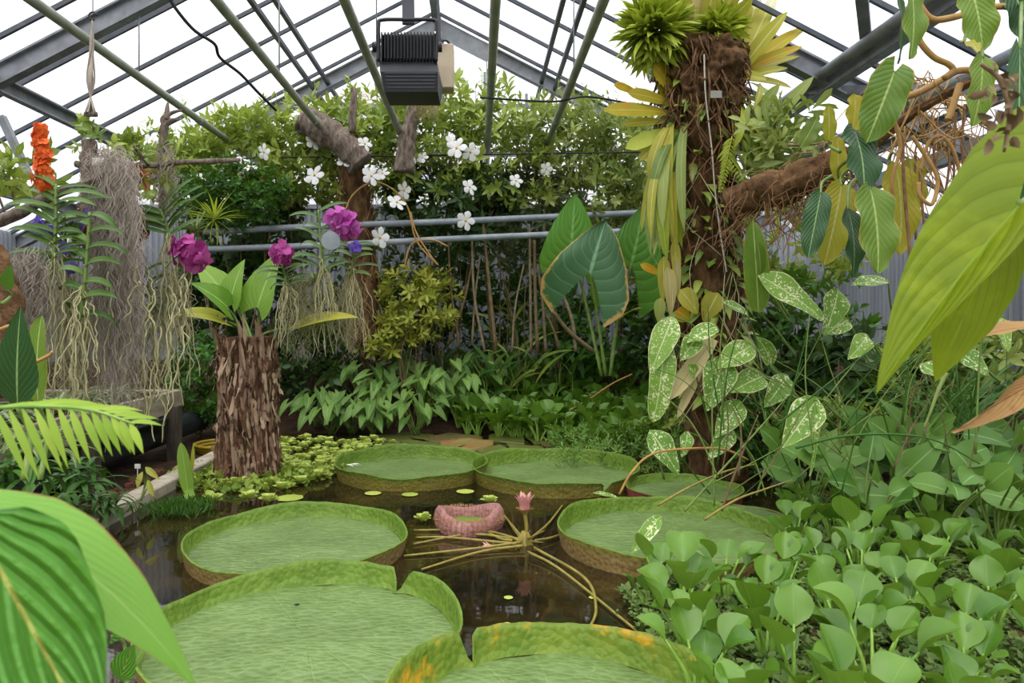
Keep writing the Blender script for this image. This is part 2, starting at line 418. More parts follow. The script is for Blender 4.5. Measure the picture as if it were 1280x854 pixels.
# pairs of slim rails of the roof vents
for X in (-2.72,-2.5,1.05,1.27):
    mb=MB(); z=zroof(X)-.2; beam(mb,(X,Y0,z),(X,YB,z),.06,.06); struct(mb.build('vent_rail_beam',m_steel2,smooth=False))
mb=MB(); beam(mb,(RX,Y0,RZ),(RX,YB,RZ),.14,.14); struct(mb.build('ridge_beam',m_steel,smooth=False))
# rods and struts under the slopes
def strut(a,b,w=.05,nm='strut_beam'):
    mb=MB(); beam(mb,a,b,w,w); return struct(mb.build(nm,m_steel,smooth=False))
for y in (7.6,11.9):
    strut((3.55,y,2.4),(3.55,y,zroof(3.55)-.28),.08,'stanchion_beam')
strut((3.7,8.,4.15),(5.0,6.2,3.58),.09); strut((3.6,7.75,4.35),(2.4,10.,4.95),.09); strut((3.9,7.2,4.18),(2.2,4.4,5.0),.1)
strut(P(2,146,7.6),P(37,222,7.6),.07)
# gable glazing above the back wall
gb=MB(); 
xs=[XL,RX,XR]; v=np.array([(XL,YB+.03,3.05),(XL,YB+.03,3.06),(RX,YB+.03,3.05),(RX,YB+.03,RZ),(XR,YB+.03,3.05),(XR,YB+.03,3.06)])
gb.add(v,np.array([[0,2,3,1],[2,4,5,3]])); g=struct(gb.build('window_1',m_pane,smooth=False))
mb=MB()
for X in np.arange(-6.9,6.3,.78): beam(mb,(X,YB,3.6),(X,YB,zroof(X)),.05,.06,up=(0,1,0))
for z in (3.72,4.7,5.6):
    hw=min(7.,(RZ-z)/SL); beam(mb,(RX-hw,YB-.02,z),(RX+hw,YB-.02,z),.06,.08)
mb.build('window_frame',m_steel,g,False)

# ================================================================ pipes under the roof
pipes=[(-3.63,4.2,.045),(-2.13,4.2,.045),(-1.09,4.2,.045),(.14,4.2,.045),(1.02,4.2,.045),(3.64,4.2,.06)]
words_=['leftmost of the long grey-green roof pipes','second from left of the long grey-green roof pipes','long grey-green roof pipe just left of the black lamp','long grey-green roof pipe just right of the black lamp','long grey-green roof pipe left of the plant-covered tree trunk','thick dark grey roof pipe right of the plant-covered tree trunk']
for k,(X,z,r) in enumerate(pipes):
    t=thing('roof_pipe',words_[k],'pipe',(X,6,z),'pipes running under the roof')
    mb=MB(); tube(mb,[(X,Y0,z),(X,4,z),(X,8,z),(X,YB-.05,z)],r,14); mb.build('pipe',m_pipe if k<5 else m_steel,t)
    for y in (5.2,9.4):
        mb=MB(); tube(mb,[(X,y-.06,z),(X,y+.06,z)],r*1.22,14); mb.build('sleeve',m_pipe if k<5 else m_steel,t)
    for y in (3.4,7.7,12.):
        mb=MB(); tube(mb,[(X,y,z),(X,y,zroof(X)-.27)],.008,6); mb.build('hanger',m_steel,t)
mb=MB(); tube(mb,[(3.98,1.5,3.55),(3.98,8,3.6),(3.98,13,3.6)],.05,12); tag(mb.build('roof_pipe',m_rail),'lower grey pipe carrying the dry roots at upper right','pipe')
mb=MB()
beam(mb,(4.75,2,3.62),(4.75,11,3.62),.01,.10); beam(mb,(4.72,2,3.67),(4.72,11,3.67),.06,.01); beam(mb,(4.72,2,3.57),(4.72,11,3.57),.06,.01)
struct(mb.build('slotted_beam',m_steel,smooth=False))
# back plant rails
def rail(pts,r,label,nm='plant_rail'):
    mb=MB(); tube(mb,pts,r,10,n=24); return tag(mb.build(nm,m_rail),label,'rail',None)
rail([P(255,290,10),P(420,282,10.1),P(560,277,10.2),P(800,266,10.4)],.045,'upper grey horizontal rail behind the purple orchids')
rail([P(255,312,9.95),P(420,306,10.05),P(580,298,10.15),P(810,288,10.35)],.045,'lower grey horizontal rail behind the purple orchids')
mb=MB(); tube(mb,[P(180,200,10.3),P(420,196,10.3),P(620,193,10.3),P(860,189,10.3)],.012,6,n=20); tag(mb.build('support_wire',m_cable),'thin dark wire strung through the white-flowered vines','wire')
mb=MB(); tube(mb,[P(600,122,8.),P(690,127,8.2),P(735,121,8.4),P(800,132,8.6)],.012,6,n=24); tag(mb.build('roof_cable',m_cable),'thin dark cable sagging behind the pipe right of the lamp','cable')
mb=MB(); tube(mb,[P(208,-8,7.3),P(222,14,7.4),P(243,38,7.6),P(268,55,7.8),P(275,72,8.),P(300,92,8.3),P(322,115,8.6),P(345,138,9.)],.018,7,n=60); tag(mb.build('roof_cable',m_cable),'wavy black cable hanging from the roof left of the lamp','cable')

# ================================================================ lamp
def lamp():
    Y=6.6; c=P(513,85,Y); t=thing('grow_lamp','black plant lamp with ribbed housing hung from the roof ridge','lamp',c)
    s=Y/F; X0=c[0]
    def q(px,py,dy=0): p=P(px,py,Y); return V(p[0],Y+dy,p[2])
    m=MB()       # ribbed housing
    top,bot=q(0,47)[2],q(0,84)[2]; x0,x1=q(478,0)[0],q(546,0)[0]
    box(m,((x0+x1)/2,Y+.02,(top+bot)/2),(x1-x0-.02,.26,top-bot),bev=.02); m.build('housing',m_black,t,False)
    for k in range(17):
        m=MB(); x=x0+.015+(x1-x0-.03)*k/16; box(m,(x,Y-.13,(top+bot)/2),(.012,.09,top-bot-.03),bev=.004); m.build('cooling_fin',m_black,t,False)
    m=MB()       # hood flaring towards the front and below
    a=[V(x0-.01,Y-.12,bot+.01),V(x1+.01,Y-.12,bot+.01),V(x1+.01,Y+.16,bot+.01),V(x0-.01,Y+.16,bot+.01)]
    z2=q(0,100)[2]; z3=q(0,123)[2]
    b=[V(q(479,0)[0],Y-.22,z2),V(q(549,0)[0],Y-.22,z2),V(q(552,0)[0],Y+.2,z2),V(q(478,0)[0],Y+.2,z2)]
    d=[V(q(484,0)[0],Y-.19,z3),V(q(549,0)[0],Y-.19,z3),V(q(549,0)[0],Y+.22,z3),V(q(484,0)[0],Y+.22,z3)]
    vv=np.array(a+b+d); f=[[0,3,2,1]]+[[i,(i+1)%4,4+(i+1)%4,4+i] for i in range(4)]+[[4+i,4+(i+1)%4,8+(i+1)%4,8+i] for i in range(4)]+[[8,9,10,11]]
    m.add(vv,np.array(f)); m.build('hood',m_black,t,False)
    for k in range(5):
        m=MB(); z=z2-.012-(z2-z3-.02)*k/5; box(m,(q(516,0)[0],Y-.215+.006*k,z),(q(549,0)[0]-q(484,0)[0]-.02-.01*k,.02,.008)); m.build('louvre',m_steel2,t,False)
    m=MB()       # U bracket
    tube(m,[q(476,84,-.15),q(476,60,-.15),q(476,40,-.15),q(480,33.5,-.15),q(512,33,-.15),q(543,33.5,-.15),q(547,40,-.15),q(547,60,-.15),q(546,84,-.15)],.018,8,n=60); m.build('bracket',m_black,t)
    for px in (472,549):
        m=MB(); p=q(px,64,-.1); tube(m,[p-V(.03,0,0),p+V(.03,0,0)],.045,14); m.build('pivot_knob',m_black,t)
    m=MB(); p=q(512,36,-.1); beam(m,p,V(p[0]-.04,Y-.05,6.35),.11,.035,up=(0,1,0)); m.build('hanger',m_steel2,t,False)
    m=MB(); box(m,(q(545,0)[0],Y-.165,q(0,50)[2]),(.018,.02,.02)); m.build('white_plug',m_white,t,False)['label']='small white plug'
    Y2=7.1; c2=P(559,82,Y2); t2=thing('ballast_box','beige flat box hanging behind the black lamp','box',c2)
    m=MB(); p0=P(544,54,Y2); p1=P(567,110,Y2); box(m,((p0[0]+p1[0])/2,Y2+.1,(p0[2]+p1[2])/2),(p1[0]-p0[0],.2,p0[2]-p1[2]),bev=.012); m.build('casing',m_beige,t2,False)
    m=MB(); tube(m,[P(550,54,Y2+.1),P(548,20,Y2+.1),P(545,-60,Y2+.15)],.016,6,n=12); m.build('hanger',m_steel2,t2)
    m=MB(); tube(m,[P(543,60,Y2),P(551,52,Y2-.05),P(558,51,Y2),P(562,55,Y2+.05)],.012,6,n=14); m.build('cord',m_cable,t2)
lamp()
# ================================================================ giant water-lily pads
def mk_pad(name,base,light,bump=.6):
    m=NT(name); ob=m.obj(); u,v=m.uv()
    vo=m.n('TexVoronoi'); vo.feature='F1'; vo.inputs['Scale'].default_value=26.
    mp=m.n('Mapping'); mp.inputs['Scale'].default_value=(.8,1.25,1.); m.l(ob,mp.inputs[0]); m.l(mp.outputs[0],vo.inputs['Vector'])
    c=m.mix(m.smooth(m.noise(2.2,4,.6,ob),.3,.7),hexc(base),hexc(light))
    c=m.mix(m.math('MULTIPLY',m.smooth(vo.outputs['Distance'],.2,.75),.16),c,hexc('#96ac78'))
    # forked main veins
    ph=m.math('FRACT',m.math('MULTIPLY',u,15.)); w=m.math('ABSOLUTE',m.math('SUBTRACT',ph,.5)); ln=m.smooth(w,.44,.5)
    c=m.mix(m.math('MULTIPLY',ln,.10),c,hexc('#a4b878'))
    sp=m.smooth(m.noise(34.,4,.7,ob),.70,.74); c=m.mix(m.math('MULTIPLY',sp,.5),c,hexc('#55662f'))
    hh=m.math('SUBTRACT',m.math('MULTIPLY',vo.outputs['Distance'],-1.),m.math('MULTIPLY',ln,.25))
    wv=m.noise(7.,3,.6,mp.outputs[0]); hh=m.math('ADD',hh,m.math('MULTIPLY',wv,1.2))
    b=m.bsdf(c,.42,.42,0,m.bump(hh,bump,.014)); return m.done(b.outputs[0])
def mk_rim(name,a,bcol,ribs=150,edge='#8a4a35',rib_s=.5,top=None,patch=None):
    m=NT(name); u,v=m.uv(); ob=m.obj()
    c=m.mix(m.smooth(m.noise(7.,4,.6,ob),.3,.7),hexc(a),hexc(bcol))
    w=m.math('ABSOLUTE',m.math('SUBTRACT',m.math('FRACT',m.math('MULTIPLY',u,float(ribs))),.5))
    c=m.mix(m.math('MULTIPLY',m.smooth(w,.30,.5),rib_s),c,hexc(edge))
    if top: c=m.mix(m.smooth(v,.55,1.),c,hexc(top))
    if patch: c=m.mix(m.smooth(m.noise(3.0,4,.7,ob),.5,.64),c,hexc(patch))
    vo=m.n('TexVoronoi'); vo.inputs['Scale'].default_value=30.; m.l(ob,vo.inputs['Vector'])
    bp=m.bump(m.math('SUBTRACT',m.math('MULTIPLY',m.noise(40,3,.6,ob),.6),m.math('MULTIPLY',vo.outputs['Distance'],1.2)),.6,.012)
    b=m.bsdf(c,.5,.35,0,bp)
    tr=m.n('BsdfTranslucent'); m.l(c,tr.inputs[0]); x=m.n('MixShader'); x.inputs[0].default_value=.18; m.l(b.outputs[0],x.inputs[1]); m.l(tr.outputs[0],x.inputs[2])
    return m.done(x.outputs[0])
m_pad=mk_pad('lily_pad_green','#587035','#6b8346')
m_padin=mk_rim('lily_rim_inner','#66842a','#789638',60,'#8aa650',.10)
m_padinY=mk_rim('lily_rim_inner_yellowed','#66842a','#7f9432',60,'#8aa650',.12,None,'#d3a62c')
m_padout=mk_rim('lily_rim_outer_olive','#857c33','#948a44',150,'#7a4f35',.38,'#5f7028')
m_padoutP=mk_rim('lily_rim_outer_pink','#947d48','#a98f5e',120,'#7b5038',.42,'#84803c')
m_spine=plain('lily_spines','#b48a5c','#9a7348',20,.6)
m_red=mk_rim('lily_rim_outer_red','#8c4740','#a45b50',150,'#5f2b2a',.5)
def lily_pad(label,cx,cy,R,h=.125,notch=(),flare=.05,mats=None,tilt=(0,0),spines=True,seed=0,hvar=.15,lift=0.,far=None):
    in_m,out_m=mats or (m_padin,m_padout)
    t=thing('giant_lily_pad',label,'lily pad',(cx,cy,.0),'giant round water-lily pads')
    na=160; a=np.linspace(0,2*math.pi,na,endpoint=False)
    rv=np.array([1+.018*noise.noise(Vector((math.cos(q)*1.2,math.sin(q)*1.2,seed*3.1)))*2 for q in a])
    hv=np.array([1+hvar*noise.noise(Vector((math.cos(q)*1.6,math.sin(q)*1.6,seed*5.7+9)))*2 for q in a])+.04*np.array([noise.noise(Vector((math.cos(q)*11,math.sin(q)*11,seed))) for q in a])
    nf=np.ones(na); pinch=np.zeros(na)
    for (na_,wd) in notch:
        d=np.abs((a-na_+math.pi)%(2*math.pi)-math.pi); k=np.clip(1-d/wd,0,1); nf*=1-.92*k**.8; pinch=np.maximum(pinch,k)
    if far:                      # rim height changes round the leaf
        hv=hv*(1+far[1]*np.cos(a-far[0]))
    hh=h*hv*nf
    cs,sn=np.cos(a),np.sin(a)
    def ring(r,z): return np.stack([cx+cs*r,cy+sn*r,z+lift+tilt[0]*cs*r+tilt[1]*sn*r],-1)
    rf=R*.965*rv*(1-.06*pinch)
    # blade
    nr=26; mb=MB(); vs=[ring(rf*k/nr if k else rf*.002, .03+.012*(1-(k/nr))+0*a) for k in range(nr+1)]
    v=np.concatenate(vs); kk=np.concatenate([np.full(na,k/nr) for k in range(nr+1)])
    v[:,2]+=np.array([.010*noise.noise(Vector((p[0]*3,p[1]*3,seed)))+.006*noise.noise(Vector((p[0]*9,p[1]*14,seed))) for p in v])
    i=np.arange(nr)[:,None]*na; j=np.arange(na)[None]; jn=(j+1)%na
    f=np.stack([i+j,i+na+j,i+na+jn,i+jn],-1).reshape(-1,4)
    uv=np.stack([np.tile(a/(2*math.pi),nr+1),kk],-1); mb.add(v,f,uv); mb.build('leaf_blade',m_pad,t)
    # upturned rim: inner face, lip, outer face
    prof=[(0,.0),(.25,.10),(.6,.42),(.85,.78),(1.0,1.0)]
    mb=MB(); rows=[]
    for k,(o,z) in enumerate(prof): rows.append(ring(rf+flare*R*o*np.minimum(1,nf+.2), .03+(hh-.03)*z))
    lip=ring(rf+flare*R*np.minimum(1,nf+.2)+.012, hh-.004); rows.append(lip)
    v=np.concatenate(rows); n=len(rows); i=np.arange(n-1)[:,None]*na
    f=np.stack([i+j,i+na+j,i+na+jn,i+jn],-1).reshape(-1,4); uv=np.stack([np.tile(a/(2*math.pi),n),np.repeat(np.linspace(0,1,n),na)],-1)
    mb.add(v,f,uv,mi=0)
    rows=[lip]+[ring(rf+flare*R*np.minimum(1,nf+.2)*o+.012, hh*z-.03*(1-z)) for o,z in ((.8,.75),(.5,.45),(.15,.15),(-.05,-.4))]
    v=np.concatenate(rows); n=len(rows); i=np.arange(n-1)[:,None]*na
    f=np.stack([i+j,i+na+j,i+na+jn,i+jn],-1).reshape(-1,4); uv=np.stack([np.tile(a/(2*math.pi),n),np.repeat(np.linspace(1,0,n),na)],-1)
    mb.add(v,f,uv,mi=1); rim=mb.build('rim',[in_m,out_m],t)
    if spines:
        mb=MB(); pos=[];dr=[]
        for q in range(na):
            for zz in (.15,.45,.75):
                if rng.random()<.7:
                    aa=a[q]+U(-.02,.02); r=rf[q]+flare*R*(zz*.8)+.01; pos.append((cx+math.cos(aa)*r,cy+math.sin(aa)*r,hh[q]*zz+lift+tilt[0]*math.cos(aa)*r+tilt[1]*math.sin(aa)*r)); dr.append((math.cos(aa),math.sin(aa),U(-.5,.2)))
        v=np.array([(-.0025,0,-.002),(.0025,0,-.002),(0,0,.003),(0,.02,0)]); 
        scatter(mb,(v,np.array([[0,1,3],[1,2,3],[2,0,3]]),np.zeros((4,2))),np.array(pos),np.array(dr),np.tile(V(0,0,1),(len(pos),1)),1.,.5); mb.build('spines',m_spine,rim)['kind']='stuff'
    return t
PI=math.pi
def ang(cx,cy,px,py,z=.1):
    y=F*(H-z)/(py-CY); return math.atan2(y-cy,(px-CX)/F*y-cx)
lily_pad('large round lily pad in the front left with a notch in its far rim',-.85,3.54,.76,.13,[(ang(-.85,3.54,477,735),.075)],.045,(m_padin,m_padoutP),seed=1,far=(1.3,.12))
lily_pad('round lily pad at middle left with high far rim and pinkish underside',-1.25,5.0,.745,.13,[],.045,(m_padin,m_padoutP),seed=2,far=(1.6,.12))
lily_pad('round lily pad with olive rim at the back, left of the pink bud',-.69,7.45,.76,.16,[],.05,(m_padin,m_padout),seed=3,spines=False,far=(1.6,.1))
lily_pad('round lily pad with olive rim at the back, right of the pink bud',.77,7.22,.80,.16,[(ang(.77,7.22,775,612),.05)],.05,(m_padin,m_padout),seed=4,spines=False,far=(1.8,.15))
lily_pad('round lily pad at right partly covered by the water hyacinths',1.36,5.13,.78,.15,[],.04,(m_padin,m_padoutP),seed=5,far=(2.2,.1))
lily_pad('lily pad cut off by the front edge with yellowed left rim',.34,2.70,.69,.16,[(ang(.34,2.70,629,832,.14),.06)],.05,(m_padinY,m_padout),seed=6,tilt=(-.02,0),far=(1.6,.2))
lily_pad('small lily pad with dull red rim behind the tangled stems',1.86,6.52,.50,.10,[(2.6,.08)],.05,(m_padin,m_red),seed=7,spines=False)
lily_pad('low flat lily pad under the hyacinths beside the red-rimmed pad',2.05,5.72,.42,.035,[],.02,(m_padin,m_red),seed=8,spines=False)
# young pad, still curled, spiny pink rim
def young():
    cx,cy,R=-.08,5.55,.25; t=thing('young_lily_pad','small young lily pad with curled pink spiny rim','lily pad',(cx,cy,0))
    na=90; a=np.linspace(0,2*PI,na,endpoint=False); cs,sn=np.cos(a),np.sin(a)
    k=1+.07*np.sin(3*a+.6)+.03*np.sin(7*a); hf=.09*(1+.35*np.sin(2*a+1.2))
    ring=lambda r,z: np.stack([cx+cs*r*k,cy+sn*r*k,z+0*a],-1)
    j=np.arange(na)[None]; jn=(j+1)%na
    def sheet(rows,mi,mb):
        n=len(rows); i=np.arange(n-1)[:,None]*na; mb.add(np.concatenate(rows),np.stack([i+j,i+na+j,i+na+jn,i+jn],-1).reshape(-1,4),np.stack([np.tile(a/6.283,n),np.repeat(np.linspace(0,1,n),na)],-1),mi=mi)
    mb=MB(); sheet([ring(R*q,.035) for q in (.01,.25,.5,.75)],0,mb); mb.build('leaf_blade',m_padin,t)
    mb=MB(); sheet([ring(R*.75,.035),ring(R*.78,.05+hf*.4),ring(R*.82,.04+hf),ring(R*.92,.045+hf),ring(R*1.02,.03+hf*.8),ring(R*1.06,.02+hf*.3),ring(R*.98,-.02)],0,mb); rim=mb.build('rim',m_youngrim,t)
    mb=MB(); n=700; q=rng.uniform(0,2*PI,n); e=rng.uniform(-.3,1.9,n); kk=1+.07*np.sin(3*q+.6); r=R*(.93+.12*np.cos(e))*kk; z=.06+.05*np.sin(e)
    pos=np.stack([cx+np.cos(q)*r,cy+np.sin(q)*r,z],-1); d=np.stack([np.cos(q)*np.cos(e),np.sin(q)*np.cos(e),np.sin(e)],-1)
    v=np.array([(-.003,0,-.002),(.003,0,-.002),(0,0,.003),(0,.022,0)]); scatter(mb,(v,np.array([[0,1,3],[1,2,3],[2,0,3]]),np.zeros((4,2))),pos,d,np.tile(V(.1,.2,1),(n,1)),1.,.5); mb.build('spines',m_spine,rim)['kind']='stuff'
m_youngrim=mk_rim('young_rim_pink','#b98a80','#a5746c',40,'#8d4a4a',.6)
young()
# flat old lily leaves at the back
m_flat=leafmat('flat_leaf_olive','#4e5c30','#6d7a40',trans=.0,rough=.35,veins=0)
m_flat2=leafmat('flat_leaf_brown','#5f5a34','#7d7345',trans=.0,rough=.35,blotch='#8a6a42')
m_flat3=leafmat('flat_leaf_rusty','#7c6a3c','#9a8a4e',trans=.0,rough=.4,blotch='#a3623c')
def flat_pad(label,px,py,wpx,m,edge=.0,open_=None,name='floating_lily_leaf'):
    y=F*(H-.02)/(py-CY); x=(px-CX)/F*y; R=wpx/2/F*y; na=56
    a=np.linspace(.12,2*PI-.12,na)+(open_ if open_ is not None else U(0,6)); mb=MB(); k=1+.04*np.sin(3*a+px)
    rows=[np.stack([x+np.cos(a)*R*q*k,y+np.sin(a)*R*q*k,.018+edge*(q>.95)+.008*np.sin(a*5+q*6)*q+0*a],-1) for q in (.02,.3,.6,.9,1.)]
    rows+= [rows[-1]-V(0,0,.02+edge),]
    n=len(rows); i=np.arange(n-1)[:,None]*na; j=np.arange(na-1)[None]
    mb.add(np.concatenate(rows),np.stack([i+j,i+na+j,i+na+j+1,i+j+1],-1).reshape(-1,4),np.stack([np.tile(np.linspace(0,1,na),n),np.repeat(np.linspace(0,1,n),na)],-1),U(.1,.9))
    o=mb.build(name,m,None,origin=V(x,y,0)); return tag(o,label,'floating leaf','old flat lily leaves floating at the back')
for lab,px,py,w_,m,e in (
  ('dull olive flat lily leaf by the water lettuce, at the far left of the pads',455,574,92,m_flat2,.0),
  ('flat olive lily leaf behind the left back pad, nearest it',510,557,86,m_flat,.0),
  ('dark grey-green flat lily leaf beneath the arrowhead plants',508,546,72,m_flat,.0),
  ('flat brownish lily leaf in the far middle of the pond',567,547,70,m_flat2,.0),
  ('rust-blotched flat lily leaf with a red edge',584,556,66,m_flat3,.03),
  ('farthest flat olive lily leaf against the green bank',575,533,72,m_flat,.0),
  ('large dark flat lily leaf right of the rusty one',655,546,92,m_flat,.0),
  ('flat olive lily leaf touching the right back pad',640,562,84,m_flat,.0),
  ('half hidden flat lily leaf below the far hyacinths',705,553,60,m_flat2,.0)): flat_pad(lab,px,py,w_,m,e)
# stems spreading on the water, buds, flower
m_ystem=plain('lily_stem_yellow','#9a8a3a','#7a7030',12,.5,.5,0,.3,60)
m_pink=leafmat('pink_petal','#d98f8f','#f0c0b4',trans=.25,rough=.5)
m_sepal=plain('bud_sepal','#8f8a3a','#a4673f',14,.5)
hub=V(.33,5.15,.02)
hubt=thing('lily_rootstock','yellowish stems radiating over the water from the lily crown','lily stems',hub)
def wp(px,py,z=.012): 
    y=F*(H-z)/(py-CY); return V((px-CX)/F*y,y,z)
stems=[((655,676),(600,663),(517,663)),((655,676),(590,668),(517,680)),((650,678),(600,685),(505,695)),((655,682),(600,690),(527,712)),((665,672),(685,655),(703,632)),((668,676),(690,672),(712,664)),((660,690),(700,712),(800,792)),((668,685),(730,722),(745,760),(735,790)),((650,672),(630,645),(610,630)),((640,676),(622,672),(585,650)),((645,680),(560,672),(520,672))]
for k,s in enumerate(stems):
    mb=MB(); pts=[wp(px,py,.012+.02*(1-i/(len(s)-1))) for i,(px,py) in enumerate(s)]; tube(mb,pts,[.010,.009,.007],8,n=18); mb.build('stem',m_ystem,hubt)
mb=MB()
for k in range(11):
    a=U(0,6.28); d=V(math.cos(a),math.sin(a),U(.0,.7)); tube(mb,[hub+d*.02,hub+d*U(.08,.2)],[.009,.003],6,n=5)
lathe_path(mb,[hub-V(0,0,.05),hub+V(0,0,.03),hub+V(0,0,.07)],lambda t,a:.065*(1-.7*t)*(1+.2*math.sin(5*a)),24,8); mb.build('crown',m_ystem,hubt)
def bud(label,px0,py0,px1,py1,size,Y=5.15,openp=False,name='lily_bud'):
    b=P(px0,py0,Y); tp=P(px1,py1,Y); ax=nrm(tp-b); t=thing(name,label,'flower bud',b)
    mb=MB(); tube(mb,[b-V(0,0,.0),b+(tp-b)*.5+V(.01,0,0),tp],.014,8,n=8); mb.build('stalk',m_ystem,t)
    fr=frame(ax,(0,-1,.3)); mb=MB()
    for ring_,(n,el,Ln) in enumerate(((4,.25,1.),(5,.14,1.05),(4,.06,1.))):
        for i in range(n):
            a=i*2*PI/n+ring_*.6; e=el*(2.3 if openp else 1.)
            d=fr@V(math.cos(a)*math.sin(e),math.cos(e),math.sin(a)*math.sin(e)); nn=fr@V(-math.cos(a),0.1,-math.sin(a))
            put(mb,leaf(size*Ln,size*.5,'ovate',8,4,.35,.0,cup=1.3),tp+(fr@V(math.cos(a),0,math.sin(a)))*size*.09,d,nn)
    mb.build('petals',m_pink,t)
    mb=MB()
    for i in range(4):
        a=i*PI/2+.4; e=.5; d=fr@V(math.cos(a)*math.sin(e),math.cos(e),math.sin(a)*math.sin(e)); nn=fr@V(-math.cos(a),0.1,-math.sin(a))
        put(mb,leaf(size*.5,size*.45,'ovate',6,4,.7,.0,cup=1.2),tp+(fr@V(math.cos(a),0,math.sin(a)))*size*.10-ax*size*.06,d,nn)
    mb.build('sepals',m_sepal,t); return t
bud('pink lily bud standing upright above the radiating stems',657,676,656,642,.15,5.15,False)
bud('small pink bud lying on the stems left of the upright bud',640,688,620,686,.10,5.05)
bud('faded pink bud floating below the lily crown',688,718,678,722,.11,4.55)

mb=MB()
for k in range(3): put(mb,leaf(.09,.035,'ovate',4,3,.4,.2),V(-.69-.60+.03*k,7.02+.02*k,.19),V(1,.3*k-.3,0),V(0,0,1))
tag(mb.build('fallen_petal',plain('fallen_white','#f2f0e8','#e6e0d0',9,.6),None,origin=V(-1.26,7.03,.18)),'white fallen petal on the rim of the left back pad','petal')
mb=MB(); p=wp(371,756,.06); tube(mb,[p-V(.012,0,0),p,p+V(.014,.003,.002)],[.003,.007,.003],6,n=6); tag(mb.build('dark_seed',m_cable,None,origin=p),'tiny dark seed lying on the large front pad','seed')
# ================================================================ plant materials
m_hy=leafmat('hyacinth_leaf','#3f7420','#6c9e3e',rib='#7caa4c',ribw=.010,trans=.36,rough=.28,spec=.5)
m_hypet=plain('hyacinth_petiole','#8cb04a','#6d9636',10,.4)
m_mand=leafmat('vine_leaf','#3f6e22','#a4c05a',rib='#b0c070',trans=.35,rough=.38,spec=.5)
m_mandp=leafmat('pale_vine_leaf','#547a36','#9cb468',rib='#b5c080',trans=.35,rough=.4)
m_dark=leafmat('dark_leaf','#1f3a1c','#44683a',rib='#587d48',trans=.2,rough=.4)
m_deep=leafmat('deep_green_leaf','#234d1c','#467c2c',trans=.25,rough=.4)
m_yel=leafmat('yellow_green_leaf','#7f9a34','#b8c45c',rib='#c8cf7a',trans=.35,rough=.45)
m_arrow=leafmat('arrowhead_leaf','#3f6e2a','#74a050',rib='#97bb74',trans=.25,rough=.42)
m_let=leafmat('water_lettuce_leaf','#8fb64a','#c4dc80',trans=.25,rough=.6)
m_weed=leafmat('floating_weed_leaf','#3f6a34','#7b9a58',trans=.1,rough=.6)
m_taro=leafmat('taro_leaf','#5a9436','#8fbf58',rib='#a9cf78',veins=.45,nv=6.,slant=.8,trans=.35,rough=.38)
m_taroy=leafmat('taro_leaf_yellow','#93a52c','#b5bd48',rib='#c5cc74',veins=.3,nv=6,slant=.8,trans=.4,rough=.45)
m_ear=leafmat('elephant_ear_leaf','#3f8232','#63a84a',rib='#86bd6a',veins=.4,nv=7.,slant=.75,veincol='#8cc066',trans=.3,rough=.4,bump=.5,wrinkle=.6)
m_eard=leafmat('elephant_ear_leaf_dark','#2c5a38','#41724a',rib='#7aa77c',veins=.45,nv=6,slant=.75,veincol='#6a9a78',trans=.1,rough=.4,edge='#bd9a58',edgew=.025)
m_big=leafmat('big_backlit_leaf','#648400','#7e9a0c',rib='#8aa82c',ribw=.014,veins=.4,nv=5.,slant=.9,veincol='#4c6c00',trans=.5,rough=.45,blotch='#8a9c10')
m_near=leafmat('near_leaf','#3b7a22','#569a36',rib='#9aa048',ribw=.022,veins=.22,nv=5.,slant=.8,veincol='#2f6420',trans=.3,rough=.38,bump=.8,wrinkle=1.4)
m_near2=leafmat('near_arching_leaf','#55942c','#74b048',rib='#8fb85a',ribw=.02,veins=.3,nv=10.,slant=.6,trans=.35,rough=.42,edge='#8a6a3a',edgew=.012)
m_frond=leafmat('frond_leaf','#6fa028','#98c04a',trans=.35,rough=.5)
m_phil=leafmat('philodendron_leaf','#4a7828','#79a044',rib='#b4c878',ribw=.035,veins=.5,nv=11.,slant=.35,veincol='#86b068',trans=.35,rough=.4,edge='#a8983c',edgew=.02)
m_phild=leafmat('philodendron_leaf_dark','#1e4a28','#346038',rib='#8fae6c',ribw=.03,veins=.4,nv=11.,slant=.35,veincol='#5a8a58',trans=.15,rough=.3)
m_phily=leafmat('philodendron_leaf_yellow','#8a9a2c','#b3b443',rib='#c6c874',ribw=.035,veins=.35,nv=11.,slant=.35,trans=.45,rough=.45)
m_poth=leafmat('variegated_leaf','#548a34','#7fb04c',rib='#cfd9a0',ribw=.03,trans=.3,rough=.4,spot='#e2e6b4',spotamt=.43,edge='#dfe3a8',edgew=.018)
m_ochre=leafmat('ochre_leaf','#8e8a1e','#c0ac2e',rib='#d3c35c',ribw=.03,trans=.4,rough=.45,blotch='#c98f20')
m_strap=leafmat('strap_leaf_yellow_green','#8d9c2f','#bfc35a',rib='#d6d58c',ribw=.05,trans=.4,rough=.45)
m_tan=leafmat('strap_leaf_tan','#a89a58','#cdbf80',rib='#d9d09a',ribw=.05,trans=.3,rough=.5)
m_cush=leafmat('cushion_leaf','#6f8f24','#b4cc50',rib='#b4c95c',trans=.35,rough=.42)
m_dry=leafmat('dry_leaf','#93683a','#c2a06a',rib='#7a5430',veins=.5,nv=9,slant=.5,veincol='#7c5a34',trans=.15,rough=.8,blotch='#8a5a34')
m_beige=leafmat('dead_beige_leaf','#bba873','#d2c494',rib='#a8935c',trans=.2,rough=.7)
m_vanda=leafmat('orchid_leaf','#33592a','#5c8240',rib='#7a9c58',ribw=.05,trans=.2,rough=.4)
m_bench=leafmat('bench_strap_leaf','#35562f','#7c9460',rib='#a8b88c',ribw=.1,trans=.25,rough=.42)
m_root=plain('orchid_root','#b9b48c','#9a9468',15,.7)
